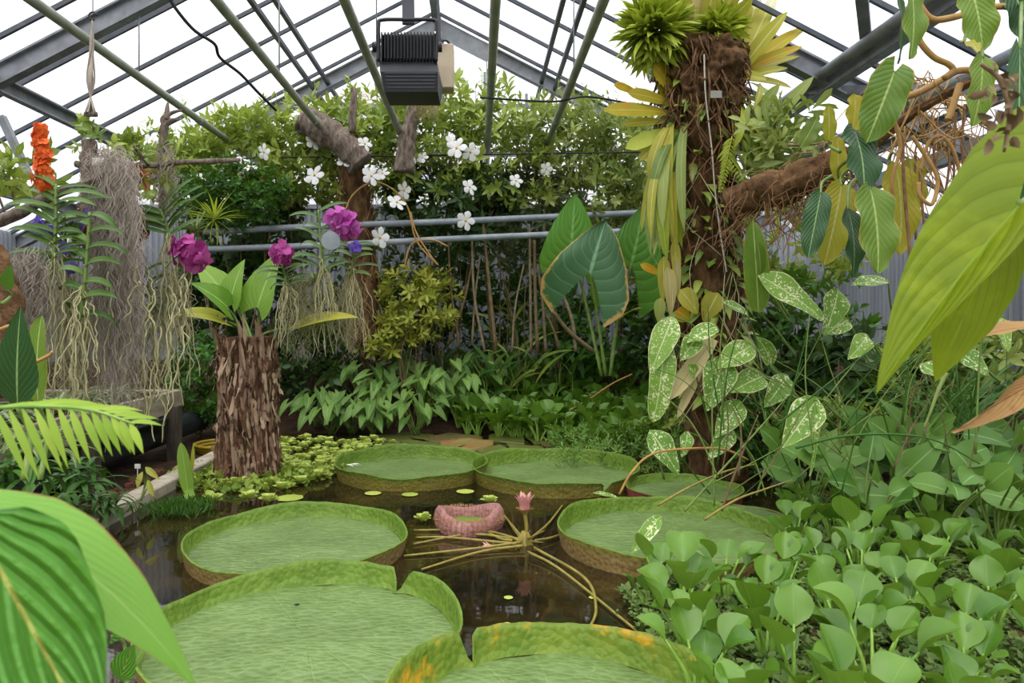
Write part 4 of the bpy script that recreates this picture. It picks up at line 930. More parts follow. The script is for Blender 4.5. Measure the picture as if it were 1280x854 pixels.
# ================================================================ bark stump with a taro on top
def stump():
    Y=7.4; pts=[(312,596),(311,545),(309,500),(310,460),(309,421)]; pp=[P(a,b,Y) for a,b in pts]; s=Y/F
    t=thing('bark_stump','rough reddish-brown bark stump standing at the pond edge','tree stump',pp[0]); sd=3.3
    m=NT('rough_red_bark'); ob=m.obj(); mp=m.n('Mapping'); mp.inputs['Scale'].default_value=(3.2,3.2,1.); m.l(ob,mp.inputs[0])
    n1=m.noise(5.5,8,.7,mp.outputs[0]); c=m.mix(m.smooth(n1,.32,.68),hexc('#4a3024'),hexc('#a17a5e')); c=m.mix(m.smooth(m.noise(11,6,.7,mp.outputs[0]),.56,.68),c,hexc('#cdb598'))
    mat=m.done(m.bsdf(c,.9,.15,0,m.bump(n1,1.,.06)).outputs[0])
    W=np.array([80,66,66,68,66])*s/2
    def rad(t_,a):
        t_=t_+.02*math.sin(3*a)*(t_>.97)
        r=np.interp(t_,np.linspace(0,1,5),W); x,y=math.cos(a),math.sin(a)
        rid=abs(noise.noise(Vector((x*2.6+sd,y*2.6,t_*1.6)))); rid2=noise.noise(Vector((x*7,y*7+sd,t_*6)))+.6*noise.noise(Vector((x*18,y*18+sd,t_*16)))
        return r*(1.07-.42*max(0,.32-rid)+.16*rid2+.14*noise.noise(Vector((x*1.2,y*1.2,t_*5+sd))))
    mb=MB(); lathe_path(mb,pp,rad,110,120); mb.build('bark',mat,t)
    fm=leafmat('bark_flake','#75523e','#c4a88c',trans=0,rough=.9,blotch='#3f281d'); mb=MB()
    for _ in range(230):
        u=U(.03,1.); a=U(PI*.95,PI*2.05); c=pp[0]+(pp[-1]-pp[0])*u; r=np.interp(u,np.linspace(0,1,5),W)*U(.98,1.12); o=V(math.cos(a),math.sin(a),0); p=c+o*r
        d=V(U(-.18,.18),0,-1 if rng.random()<.6 else 1)+o*U(.02,.16); put(mb,leaf(U(.10,.36),U(.018,.05),'strap',5,2,U(-.5,.5),U(-.4,.4),wave=.25,wk=12.),p,d,o+V(U(-.9,.9),0,0))
    mb.build('loose_bark',fm,t)['kind']='stuff'
    mb=MB()
    for _ in range(40):
        a=U(PI,2*PI); c=pp[0]+(pp[-1]-pp[0])*U(.2,1); r=.27; o=V(math.cos(a),math.sin(a),0); p=c+o*r*.98; l=U(.1,.35); tube(mb,[p,p+V(U(-.03,.03),-.02,-l*.5),p+V(U(-.06,.06),0,-l)]+([]),[.006,.004],4,n=6)
    mb.build('roots',m_root,t)['kind']='stuff'
    Y=7.35; top=P(311,424,Y)
    t2=thing('taro_plant','taro plant with broad light green leaves growing on the bark stump','plant',top); s=Y/F
    def L(a,b,w_,mat,dy0=0,dy1=-.1,**k): leaf_part(t2,P(a[0],a[1],Y+dy0),P(b[0],b[1],Y+dy1),w_*s,mat,top+V(U(-.06,.06),U(-.05,.05),-.02),.012,m_stem,**k)
    L((322,384),(350,314),62,m_taro,0,.05,prof='heart',sweep=.18,n=(-.5,-1,.35),bend=.25,fold=.25)
    L((288,377),(306,324),46,m_taro,.1,.15,prof='heart',sweep=.2,n=(-.5,-1,.3),bend=.3,fold=.25)
    L((284,384),(238,354),48,m_taro,-.05,-.35,prof='heart',sweep=.2,n=(.3,-.7,.8),bend=.45,fold=.2)
    L((280,366),(246,328),42,m_taro,.15,.2,prof='heart',sweep=.2,n=(.3,-1,.5),bend=.35,fold=.2)
    L((276,399),(209,395),50,m_taroy,-.1,-.4,prof='heart',sweep=.2,n=(0,-.5,1),bend=.6,fold=.1)
    L((368,411),(448,397),48,m_taroy,-.1,-.4,prof='heart',sweep=.2,n=(0,-.5,1),bend=.5,fold=.15)
    L((304,382),(318,350),22,m_taro,.2,.25,prof='heart',sweep=.2,n=(-.4,-1,.2),bend=.3,fold=.3)
    L((296,372),(276,338),24,m_taroy,.25,.4,prof='heart',sweep=.2,n=(.4,-1,.2),bend=.3,fold=.3)
stump()
def mound_stuff():
    tp=tmpl('round',.05,.045,2,2,5,.02,1.2,3); mb=MB(); n=520
    a=rng.uniform(0,6.28,n); r=np.sqrt(rng.random(n))*.8; x=-2.3+r*np.cos(a); y=7.35+r*np.sin(a)*.9; z=np.array([gz(p,q) for p,q in zip(x,y)])+.015
    pos=np.stack([x,y,z],-1)
    for k in range(3):
        m=np.arange(n)%3==k; scatter(mb,tp[k],pos[m],rand_dirs(m.sum(),1.5),rand_dirs(m.sum(),.3),rng.uniform(.7,1.6,m.sum()),rng.random(m.sum()))
    tag(mb.build('creeping_weed',leafmat('creeping_weed_leaf','#5d8a30','#9cb854',trans=.2,rough=.5)),'creeping small-leaved weed round the foot of the bark stump','weed',None,'stuff')
    # clump of fine dark weed and upright shoot
    mb=MB(); n=900; x=rng.normal(-2.47,.13,n); y=rng.normal(5.95,.13,n); pos=np.stack([x,y,.01+.05*rng.random(n)],-1)
    scatter(mb,leaf(.07,.012,'lance',2,2,.3,.1),pos,rand_dirs(n,1.3),rand_dirs(n),rng.uniform(.6,1.3,n),rng.random(n)); tag(mb.build('fine_weed',m_deep),'clump of fine dark green weed beside the stone kerb','weed',None,'stuff')
mound_stuff()
Y=6.3; b=P(236,632,Y); b[2]=0.02; t=thing('upright_shoot','single upright green shoot with folded leaf by the kerb','plant',b); s=Y/F
leaf_part(t,b+V(0,0,.05),P(226,553,Y),16*s,m_taro,b,.010,prof='oblong',n=(.4,-1,.1),bend=.2,fold=.6)
leaf_part(t,P(234,610,Y),P(245,650,Y-.3),12*s,m_taro,b,.008,prof='oblong',n=(.4,-1,.5),bend=.5,fold=.3)
leaf_part(t,P(240,590,Y),P(242,552,Y),5*s,m_taroy,b,.006,prof='lance',n=(.4,-1,.1),bend=.2,fold=.3)
t=thing('wilted_shoot','wilting yellowed shoot on the kerb left of the upright shoot','plant',P(174,628,5.9)); s=5.9/F
for A,B in (((182,584),(200,600)),((185,600),(193,622)),((178,590),(172,612))): leaf_part(t,P(*A,5.9),P(*B,5.85),8*s,m_yel,P(176,626,5.9),.006,prof='lance',n=(0,-1,.5),bend=.8,fold=.3)
# ================================================================ tall plant-covered trunk at right
def epi():
    Y=7.4; s=Y/F
    pts=[(902,566),(893,500),(888,430),(884,360),(880,290),(876,220),(874,160),(875,110),(875,62)]
    W=[70,66,66,80,82,70,74,98,104]
    pp=[P(a,b,Y) for a,b in pts]; pp[0][2]=gz(pp[0][0],Y)-.05
    t=thing('tree_trunk','tall dark trunk at right wrapped in roots with a crown of strap leaves','tree trunk',pp[0])
    ww=np.array(W)/2*s; sd=11.
    mb=MB(); lathe_path(mb,pp,lambda t_,a: np.interp(t_,np.linspace(0,1,9),ww)*(1+.30*noise.noise(Vector((math.cos(a)*1.6+sd,math.sin(a)*1.6,t_*11)))+.22*noise.noise(Vector((math.cos(a)*5,math.sin(a)*5+sd,t_*26)))+.16*noise.noise(Vector((math.cos(a)*13,math.sin(a)*13+sd,t_*60)))),90,200); mb.build('bark',m_bark,t)
    r=fibres(t,[(872,80),(876,220),(884,360),(888,450)],Y,74,170,m_rootb,(.2,.9),.008); r['kind']='stuff'
    r=fibres(t,[(875,60),(875,150)],Y,100,170,m_fib,(.1,.5),.012,'root_mat'); r['kind']='stuff'
    r=fibres(t,[(868,180),(882,330),(888,420)],Y,84,50,m_root,(.3,1.1),.005,'pale_roots'); r['kind']='stuff'
    mb=MB()
    for _ in range(170):
        u=U(.10,.9); c=smooth_path(pp,60)[int(u*59)]; a=U(PI,2*PI); o=V(math.cos(a),math.sin(a),0); put(mb,leaf(U(.15,.32),U(.05,.1),'ovate',5,3,.9,.2),c+o*.3,o+V(U(-.6,.6),-.2,U(-.8,.5)),V(0,-.5,1))
    mb.build('clinging_leaves',m_mand,t)['kind']='stuff'
    # white string hanging down
    mb=MB(); tube(mb,[P(880,68,Y-.42),P(882,120,Y-.44),P(890,190,Y-.42),P(893,230,Y-.42),P(900,290,Y-.45),P(908,340,Y-.45)],.008,5,n=30); tag(mb.build('string',m_string,None,origin=P(880,68,Y-.42)),'pale string hanging down the plant-covered trunk','string')
    mb=MB(); box(mb,P(895,118,Y-.5),(.11,.01,.07)); tag(mb.build('plant_tag',plain('grey_tag','#8c8c80'),None,False,origin=P(895,118,Y-.5)),'small grey tag on the plant-covered trunk','tag')
    # dark rounded root basket on the right of the crown
    c=P(903,128,Y-.15); tb=thing('root_basket','dark round root ball bulging from the right of the trunk top','root ball',c); mb=MB()
    n=24; v=[];
    for i in range(n+1):
        for j in range(32):
            a=j/32*2*PI; e=-PI/2+PI*i/n; r=.20*(1+.18*noise.noise(Vector((math.cos(a)*2,math.sin(a)*2,e*2)))); v.append(c+V(math.cos(a)*math.cos(e)*r,math.sin(a)*math.cos(e)*r,math.sin(e)*r*1.15))
    i=np.arange(n)[:,None]*32; j=np.arange(32)[None]; jn=(j+1)%32
    mb.add(np.array(v),np.stack([i+j,i+jn,i+32+jn,i+32+j],-1).reshape(-1,4)); mb.build('root_ball',m_bark,tb)
    f=fibres(tb,[(903,105),(903,140)],Y-.15,46,60,m_fib,(.08,.25),.006); f['kind']='stuff'
    # crown: tall strap leaves
    base=P(868,52,Y); t1=thing('strap_leaf_plant','crown of tall tan strap leaves rising out of the trunk top','plant',base)
    for k in range(34):
        tx=U(805,960); ty=U(-130,-20)+abs(tx-868)*.55; b=base+V((tx-868)*.0022,U(-.15,.15),U(-.05,.05)); m=m_tan if abs(tx-862)<28 else m_strap
        leaf_part(t1,b,P(tx,ty,Y+U(-.5,.5)),U(14,22)*s,m,prof='strap',n=(U(-.5,.5),-1,.2),bend=U(-.2,.35)*(1 if tx>868 else 1),fold=.3,nt=10,ns=2,label='tan leaf' if m is m_tan else None)
    # leafy cushions
    for (px,py,R,n_,l,cat_) in ((818,44,54,420,'large round cushion of short leaves at left of the trunk top','a'),(897,42,36,240,'smaller round cushion of short leaves at right of the trunk top','b')):
        c=P(px,py,Y-.12); tc=thing('leafy_cushion',l,'epiphyte',c); mb=MB(); d=rand_dirs(n_,.05); d[:,1]=-np.abs(d[:,1])*.9+.25*d[:,1]
        lf=[leaf(.30*R/46,.075,'lance',4,2,.5,.3),leaf(.26*R/46,.08,'lance',4,2,.2,.3),leaf(.34*R/46,.07,'lance',4,2,.8,.3)]
        pos=c+d*rng.uniform(.05,.12,(n_,1))*R/46
        for k in range(3):
            m=np.arange(n_)%3==k; scatter(mb,lf[k],pos[m],d[m]+V(0,0,.05),rand_dirs(m.sum(),1.2),rng.uniform(.8,1.15,m.sum()),rng.random(m.sum()))
        mb.build('leaves',m_cush,tc)
        mb=MB(); box(mb,c,(.1*R/46,.1,.1),bev=.03); mb.build('heart',m_fib,tc)
    # ochre fan at right
    b=P(918,98,Y); t3=thing('fan_leaf_plant','fan of orange-yellow strap leaves right of the trunk top','plant',b)
    for (x,y,w_,m) in ((1008,34,20,m_ochre),(1004,58,17,m_ochre),(985,14,20,m_strap),(972,-10,22,m_strap),(950,-14,20,m_strap),(962,40,20,m_ochre),(985,85,14,m_strap),(1000,70,12,m_strap),(938,-5,20,m_strap),(945,30,22,m_ochre),(958,100,16,m_strap),(990,110,12,m_strap),(930,20,16,m_cush)):
        leaf_part(t3,b+V(U(-.05,.05),U(-.1,.1),U(-.05,.05)),P(x,y,Y+U(-.4,.3)),w_*s,m,prof='strap',n=(-.3,-1,.5),bend=U(.2,.5),fold=.25,nt=10,ns=4)
    # ochre paddles at left
    b=P(846,146,Y-.1); t4=thing('paddle_leaf_plant','cluster of broad ochre paddle leaves left of the trunk','plant',b)
    for (x,y,w_,m,x0,y0) in ((754,138,21,m_ochre,846,143),(784,116,19,m_ochre,844,132),(767,106,13,m_ochre,800,118),(776,156,12,m_strap,845,152),(782,186,20,m_cush,846,160),(818,80,26,m_ochre,846,120),(826,100,22,m_ochre,842,135),(800,200,16,m_strap,842,160)):
        leaf_part(t4,P(x0,y0,Y-.1),P(x,y,Y-U(.1,.4)),w_*s,m,prof='paddle',n=(U(-.2,.2),-1,.35),bend=U(.1,.4),fold=.1,nt=12,ns=4)
    # hanging strap leaves down the left side
    b=P(840,170,Y-.15); t5=thing('hanging_strap_plant','long pale green strap leaves drooping down the left side of the trunk','plant',b)
    for k in range(26):
        x0=U(828,862); y0=U(150,210); x1=x0+U(-42,8); y1=y0+U(60,150)
        leaf_part(t5,P(x0,y0,Y-.25),P(x1,y1,Y-U(.2,.6)),U(10,17)*s,[m_strap,m_mandp,m_cush][k%3],prof='strap',n=(-.6,-.8,.5),bend=U(.4,1.1),fold=.25,nt=9,ns=2)
    t6=thing('yellow_paddle_plant','upright pale yellow paddle leaves on the left of the lower trunk','plant',P(836,395,Y-.35))
    for (x0,y0,x1,y1,w_,m) in ((838,395,835,333,17,m_tan),(845,360,842,300,13,m_strap),(828,378,830,320,15,m_strap),(824,405,826,372,14,m_mandp),(848,375,846,322,10,m_tan),(872,392,850,362,24,m_strap),(880,402,898,366,26,m_strap),(862,400,845,388,20,m_ochre),(810,278,832,268,14,m_ochre),(830,345,800,330,10,m_ochre)):
        leaf_part(t6,P(x0,y0,Y-.35),P(x1,y1,Y-.45),w_*s,m,prof='paddle',n=(U(-.5,.2),-1,.2),bend=U(.2,.6),fold=.15,nt=10,ns=4)
    # leafy mass on the right of the trunk
    b=P(925,130,Y-.1); t7=thing('hanging_strap_plant','mass of yellow-green leaves spilling down the right side of the trunk','plant',b)
    for k in range(46):
        x0=U(908,950); y0=U(100,215); x1=x0+U(-10,62); y1=y0+U(20,110)
        leaf_part(t7,P(x0,y0,Y-.2),P(x1,y1,Y-U(.1,.7)),U(9,18)*s,[m_strap,m_mandp,m_cush,m_mand][k%4],prof=['strap','lance','paddle'][k%3],n=(.5,-.8,.5),bend=U(.4,1.2),fold=.25,nt=9,ns=2)
    for k in range(10):
        x0=U(935,975); y0=U(150,210); leaf_part(t7,P(x0,y0,Y-.3),P(x0+U(10,55),y0-U(5,70),Y-.5),U(10,18)*s,m_mandp,prof='strap',n=(-.5,-1,.3),bend=.4,fold=.2,nt=8,ns=2)
    # fern frond
    for k,(a,b_,l) in enumerate((((905,185),(945,245),'small green fern frond hanging right of the trunk'),((915,170),(900,240),'small green fern frond hanging over the trunk'))):
        tf=thing('fern_frond',l,'fern',P(*a,Y-.55)); A=P(*a,Y-.55); B=P(*b_,Y-.6); mb=MB()
        for q in range(16):
            for sg in (-1,1):
                p=A+(B-A)*(q+.5)/16; put(mb,leaf(.12*(1-q/20),.025,'lance',3,2,.3,.1),p,V(sg*.8,0,-.35)+nrm(B-A)*.4,V(0,-1,.2))
        tube(mb,[A,B],[.006,.003],5); mb.build('fronds',m_cush,tf)
epi()

# ================================================================ moss-wrapped branch, dry roots, overhead vines
Y=6.7; pp=[(915,256),(955,240),(990,228),(1025,215),(1060,198),(1110,165),(1160,130),(1220,100)]
t=trunk('mossy_branch','thick fibre-wrapped branch reaching from the trunk to the upper right','branch',pp,Y,[34,40,44,36,18,9,8,7],m_fib,.25,30,70,None,[0,-.3,-.6,-.9,-1.2,-1.5,-1.8,-2.])
shrub('air_plant','yellow-green leafy epiphytes growing on the fibre-wrapped branch','epiphyte',P(985,185,6.6),(.75,.5,.75),tmpl('paddle',.20,.06,4,2,6,.1,1.1,3),46,m_mandp,4,base=P(985,232,6.5))
mb=MB()
for _ in range(170):
    i=U(0,4.0); k=int(i); a=P(*pp[k],Y-.3*k); b=P(*pp[k+1],Y-.3*(k+1)); p=a+(b-a)*(i-k)+V(U(-.1,.1),U(-.2,.1),U(-.22,.2)); l=U(.15,.5)
    tube(mb,[p,p+V(U(-.2,.2),U(-.1,.1),U(-.25,.05)),p+V(U(-.3,.3),U(-.1,.1),-l)],[.006,.003],4,n=7,cap=False)
mb.build('dry_roots',m_rootb,t)['kind']='stuff'
c=P(1155,165,5.2); t=thing('dry_root_tangle','tangle of dry brown roots hanging from the upper right pipe','roots',c); mb=MB()
for k in range(64):
    p=P(U(1090,1215),U(88,175),5.2+U(-.5,.5)); q=p+V(U(-.35,.35),U(-.2,.2),U(-.5,.1)); r_=q+V(U(-.3,.3),U(-.2,.2),U(-.6,-.1)); tube(mb,[p,(p+q)/2+V(U(-.1,.1),0,U(-.1,.1)),q,r_],[U(.003,.008),.003],5,n=12,cap=False)
mb.build('roots',m_vine,t)['kind']='stuff'
def vine(l,pts,Y,r,mat=None,n=40,name='climbing_vine',dy=0):
    mb=MB(); m=len(pts); tube(mb,[P(a,b,Y+dy*i/(m-1)) for i,(a,b) in enumerate(pts)],r,8,n=n); return tag(mb.build(name,mat or m_vine,None,origin=P(*pts[0],Y)),l,'stem')
vine('ochre climbing stem swooping from the top edge to the right corner',[(1140,-15),(1150,8),(1165,24),(1190,22),(1225,12),(1255,8),(1290,14)],3.6,.017)
vine('ochre climbing stem dropping from the torn leaf to the root tangle',[(1150,20),(1146,38),(1152,55),(1168,72),(1185,80),(1191,88),(1180,98)],3.6,.015)
vine('tan stem crossing through the dry roots',[(1120,125),(1150,115),(1180,98),(1200,88),(1230,90)],4.6,.022)
vine('ochre stem rising out of the dry roots',[(1185,150),(1192,130),(1200,105)],4.3,.02)
vine('thin brown stem hanging below the root tangle',[(1118,150),(1125,180),(1122,200),(1115,225),(1118,260)],4.6,.012)
vine('rusty stem with a loop under the root tangle',[(1140,170),(1160,200),(1172,225),(1165,255),(1150,245),(1148,228)],4.4,.012)
vine('thin brown stem hanging behind the yellow-green leaf',[(1128,170),(1130,230),(1136,300),(1140,345)],4.7,.011,m_rootb)
vine('thin dark line running level from the trunk to the branch',[(985,182),(1020,180),(1050,176),(1070,165)],5.6,.010,m_stemb)
vine('drooping tan stem in front of the corrugated wall at right',[(1150,215),(1160,180),(1175,170),(1190,185),(1200,215)],4.8,.012)
vine('reddish thin stem hanging left of the huge leaf',[(1150,210),(1153,260),(1160,320),(1158,350)],4.7,.009,m_rootb)
for k,(a,b,c_) in enumerate(((1172,150,240),(1183,160,250),(1195,140,225),(1206,130,215),(1145,190,300))):
    vine('bare brown root hanging straight down, '+['leftmost under the pipe','second under the pipe','third under the pipe','rightmost under the pipe','beside the drooping leaves'][k],[(a,b),(a+U(-5,5),(b+c_)/2),(a+U(-8,8),c_)],4.9,.008,m_rootb,16)

# ================================================================ philodendrons at upper right
Y=4.6; s=Y/F; rt=P(1110,200,4.9); t=thing('philodendron','climbing philodendron with long ribbed leaves under the upper right roots','plant',rt)
def PL(A,B,w_,m,Ya=4.6,Yb=None,st=None,**k):
    d=dict(prof='oblong',n=(U(-.4,.4),-1,.35),bend=.45,fold=.15,wave=.10,wk=15.,sweep=.06); d.update(k)
    a=P(*A,Ya); leaf_part(t,a,P(*B,Ya if Yb is None else Yb),w_*Ya/F,m,P(*st,4.9) if st else None,.010,m_stem,**d)
PL((1118,90),(1083,179),50,m_phil,4.4,4.4,(1135,130),n=(-.3,-1,.1),sweep=.2,label='broad leaf held upright')
PL((1068,163),(1080,243),46,m_phild,4.5,4.3,(1085,190),n=(.2,-1,.3),label='glossy dark leaf')
PL((1088,236),(1097,342),52,m_phil,4.3,4.2,(1085,200),n=(.1,-1,.3),label='long hanging leaf')
PL((1060,262),(1066,347),33,m_phild,4.45,4.4,(1075,220),n=(.5,-1,.3))
PL((1026,242),(1010,323),30,m_phild,4.7,4.6,(1040,220),n=(-.4,-1,.2))
PL((1052,232),(1030,332),42,m_phily,4.9,4.8,(1062,210),n=(-.2,-1,.2))
PL((1120,208),(1124,318),46,m_phily,4.9,4.9,(1115,190),n=(.1,-1,.2))
PL((1138,200),(1140,270),34,m_phily,5.,5.,(1125,185),n=(.2,-1,.2))
PL((1036,175),(1035,132),17,m_phily,5.,5.,(1050,190))
PL((1066,160),(1068,117),28,m_phily,5.1,5.1,(1075,190))
PL((1048,222),(1046,170),20,m_phily,5.1,5.1,(1060,200))
PL((1020,150),(1000,185),22,m_mandp,5.,5.,None)
Y=3.4; t=thing('philodendron','climbing philodendron with leaves hanging from the top right edge','plant',P(1180,-40,3.6))
PL((1136,-30),(1138,74),34,m_phil,3.4,3.35,(1160,-30),n=(.3,-1,.2),wave=.15,label='torn hanging leaf')
PL((1122,-10),(1122,80),17,m_phild,3.5,3.5,(1160,-30),n=(.8,-1,.2))
PL((1214,-14),(1228,64),44,m_phil,3.3,3.3,(1180,-30),n=(-.2,-1,.3))
PL((1228,72),(1216,158),36,m_phil,3.2,3.2,(1245,30),n=(.1,-1,.3))
PL((1205,52),(1222,66),16,m_phily,3.2,3.0,(1245,30),n=(0,-.4,1))
PL((1275,60),(1268,280),30,m_phild,2.9,2.9,(1300,20),n=(-.6,-1,.2))
PL((1262,-20),(1288,60),40,m_phild,3.6,3.6,(1290,-20),n=(-.2,-1,.3))

# ================================================================ the huge hanging leaf
Y=1.75; s=Y/F; A=P(1274,257,Y); t=thing('huge_arrow_leaf','huge yellow-green arrow-shaped leaf hanging in front at upper right','leaf',A)
B_=P(1094,494,Y-.05); d_=nrm(B_-A); v_=nrm(V(0,0,H)-A); v_=nrm(v_-d_*np.dot(v_,d_)); x_=np.cross(d_,v_); ph=math.radians(34)
mb=MB(); leafAB(mb,A,B_,150*s,'heart',v_*math.cos(ph)+x_*math.sin(ph),.22,28,16,.35,sweep=.62,fold=math.tan(ph),wave=.03,wk=11.); o=mb.build('leaf_blade',m_big,t)
mb=MB(); tube(mb,[A,A+V(.12,.05,.03),A+V(.35,.2,-.15),A+V(.6,.3,-.5)],[.012,.016,.02],10,n=20); mb.build('petiole',m_stem,t)
t2=thing('huge_arrow_leaf','narrow folded-back right half of the huge yellow-green leaf','leaf',P(1262,262,1.85))  # separate blade standing in for the huge leaf's folded-back right half
mb=MB(); leafAB(mb,P(1268,262,1.85),P(1168,480,1.85),84*1.85/F,'lance',(-.7,-.8,.2),.25,20,8,.75,fold=.3,wave=.04); mb.build('leaf_blade',m_big,t2)
mb=MB(); tube(mb,[P(1268,262,1.85),P(1290,258,1.9),P(1330,300,2.)],[.010,.014],8,n=10); mb.build('petiole',m_stem,t2)
# pale brown withered stalk hanging in front of it
mb=MB(); tube(mb,[P(1226,80,1.6),P(1250,100,1.6),P(1262,140,1.6),P(1255,190,1.6)],[.004,.006,.006,.003],6,n=30)
for _ in range(34):
    p=P(U(1232,1275),U(85,185),1.6+U(-.03,.03)); put(mb,leaf(U(.02,.05),.02,'oblong',3,2,1.,.4),p,rand_dirs(1)[0],rand_dirs(1)[0])
tag(mb.build('withered_stalk',plain('withered_brown','#8a7355','#6f5a40',20,.85),None,origin=P(1226,80,1.6)),'withered brown flower stalk in front of the huge leaf','stalk')
# dried leaf reaching in from the right edge
Y=2.2; t=thing('dried_leaf','curled dry brown leaf reaching in from the right edge','leaf',P(1300,475,Y))
mb=MB(); leafAB(mb,P(1310,470,Y),P(1190,541,Y-.1),30*Y/F,'lance',(.5,-.5,.9),.35,18,8,.5,fold=1.1,twist=1.2,wave=.06,ruff=.03); mb.build('leaf_blade',m_dry,t)
t=thing('dried_leaf','dry brown leaf tip above the curled one at the right edge','leaf',P(1300,420,Y))
mb=MB(); leafAB(mb,P(1310,412,Y),P(1212,427,Y-.1),30*Y/F,'lance',(.2,-.3,1),.5,14,6,.5,fold=.4,wave=.06,ruff=.03); mb.build('leaf_blade',m_dry,t)

# ================================================================ variegated climbers
Y=6.2; s=Y/F; t=thing('variegated_climber','climber with cream-flecked leaves at the foot of the plant-covered trunk','plant',P(890,560,6.6))
def VL(A,B,w_,n=(0,-1,.4),bend=.5,Ya=6.2,m=None,st=True,**k):
    d=dict(prof='ovate',fold=.2,wave=.05,wk=10.); d.update(k); a=P(*A,Ya)
    leaf_part(t,a,P(*B,Ya-.1),w_*Ya/F,m or m_poth,P(A[0]+U(10,50),A[1]+U(20,90),Ya+.35) if st else None,.008,m_stem,n=n,bend=bend,**d)
VL((842,396),(812,470),34,(-.3,-1,.3)); VL((830,425),(816,528),33,(.2,-1,.3),prof='oblong')
VL((905,446),(884,514),42); VL((940,432),(896,462),36,(0,-.8,.7)); VL((926,502),(894,548),32,(-.3,-1,.3)); VL((955,470),(912,492),36,(0,-.8,.7))
VL((896,408),(858,430),28,(0,-.6,.8)); VL((872,420),(850,452),26); VL((985,470),(955,510),30); VL((965,455),(945,420),26); VL((870,470),(858,455),20)
VL((935,395),(900,378),22,(0,-.7,.8)); VL((915,535),(885,575),26)
t=thing('variegated_climber','climber with cream-edged leaves in front of the corrugated wall','plant',P(1010,560,6.2))
VL((946,343),(1032,403),40,(.2,-1,.5),.4,5.6); VL((1048,362),(1030,418),34,(.2,-1,.3),.4,5.8); VL((1110,352),(1062,358),26,(0,-.6,.9),.4,5.6); VL((1060,400),(1030,420),26,(0,-.8,.6),.4,5.8)
VL((1022,498),(978,560),42,(-.2,-1,.3),.4,4.9); VL((1018,500),(1012,596),16,(.7,-1,.2),.3,4.85); VL((1245,395),(1260,440),22,(0,-1,.3),.4,5.); VL((1200,440),(1235,470),28,(0,-1,.5),.4,5.)
VL((1150,455),(1180,475),24,(0,-.8,.6),.4,5.); VL((1085,420),(1060,450),26,(0,-1,.4),.4,5.4)
VL((950,343),(946,300),20,(.5,-1,.2),.3,5.6,m=m_phil,prof='oblong'); VL((948,390),(941,275),30,(-.3,-1,.2),.3,5.7,m=m_phil,prof='oblong')
t=thing('variegated_climber','pale veined leaves trailing over the red-rimmed lily pad','plant',P(900,600,5.9))
VL((812,538),(848,594),34,(.2,-1,.4),.4,5.9); VL((860,540),(852,572),18,(.2,-1,.4),.4,5.9); VL((774,624),(738,617),13,(0,-.3,1),.4,5.6,st=False)
mb=MB(); tube(mb,[P(774,618,5.6),P(790,590,5.6),P(815,568,5.7),P(860,561,5.8),P(905,562,5.9),P(935,575,6.)],.010,6,n=26); mb.build('runner',m_vine,t)
t=thing('variegated_climber','small flecked leaf hanging over the right lily pad','plant',P(825,646,4.9))
VL((826,645),(788,694),20,(-.3,-1,.5),.5,4.75,st=False)
t=thing('dead_strap_leaf','dead beige strap leaf hanging below the plant-covered trunk','leaf',P(892,428,6.3))
mb=MB(); leafAB(mb,P(892,424,6.3),P(838,500,6.2),22*6.3/F,'strap',(-.3,-1,.4),.4,10,4,.6,fold=.2); mb.build('leaf_blade',m_beige,t)
mb=MB(); leafAB(mb,P(880,450,6.35),P(846,524,6.3),12*6.3/F,'strap',(-.3,-1,.2),.2,10,4,.4,fold=.3); mb.build('torn_strip',m_beige,t)

# ================================================================ right bank greenery
for k,(px,py,Y_,w_,d_,h_,tp,m,n_,l) in enumerate((
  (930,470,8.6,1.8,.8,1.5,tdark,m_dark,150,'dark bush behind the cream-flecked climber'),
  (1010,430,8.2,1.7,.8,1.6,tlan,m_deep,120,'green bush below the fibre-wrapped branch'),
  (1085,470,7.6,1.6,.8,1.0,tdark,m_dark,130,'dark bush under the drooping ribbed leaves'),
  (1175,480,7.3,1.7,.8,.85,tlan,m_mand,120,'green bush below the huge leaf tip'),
  (1260,470,7.,1.4,.8,.8,tlan,m_mandp,80,'pale bush at the right edge before the wall'),
  (960,540,7.3,1.5,.7,.7,tsm,m_deep,170,'low green bush behind the red-rimmed lily pad'),
  (1060,545,6.9,1.5,.7,.6,tsm,m_mand,160,'low small-leaved bush in the middle of the right bank'),
  (880,540,8.7,1.3,.6,.8,tsm,m_mand,170,'small-leaved bush at the foot of the plant-covered trunk'),
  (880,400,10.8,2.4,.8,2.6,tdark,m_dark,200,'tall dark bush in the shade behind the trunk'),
  (1010,300,9.4,1.8,.7,1.7,tlan,m_mand,90,'loose bush behind the dark philodendron leaves'))):
    c=P(px,py,Y_); shrub('leafy_shrub',l,'shrub',c,(w_,d_,h_),tp,n_,m,5,varr=(0,1))
arrow2=[(1060,520,6.,.55),(1120,520,5.7,.6),(1165,530,5.4,.6),(1215,520,5.6,.6),(1265,530,5.3,.6),(1090,560,5.,.45),(1180,575,4.9,.45),(1250,585,4.8,.45),(1020,560,5.5,.45)]
m_cal=leafmat('broad_marsh_leaf','#3a6c26','#6a9a48',rib='#86ae62',trans=.25,rough=.36)
w2=['at the left of the right bank, below the drooping leaves','under the tip of the huge leaf','with the tallest broad leaf on the right bank','right of the one with the tallest leaf','at the right edge, under the dry leaf','low, in front of the leftmost','low, in the middle above the hyacinths','low, at the right edge above the hyacinths','low, beside the tall flecked leaf']
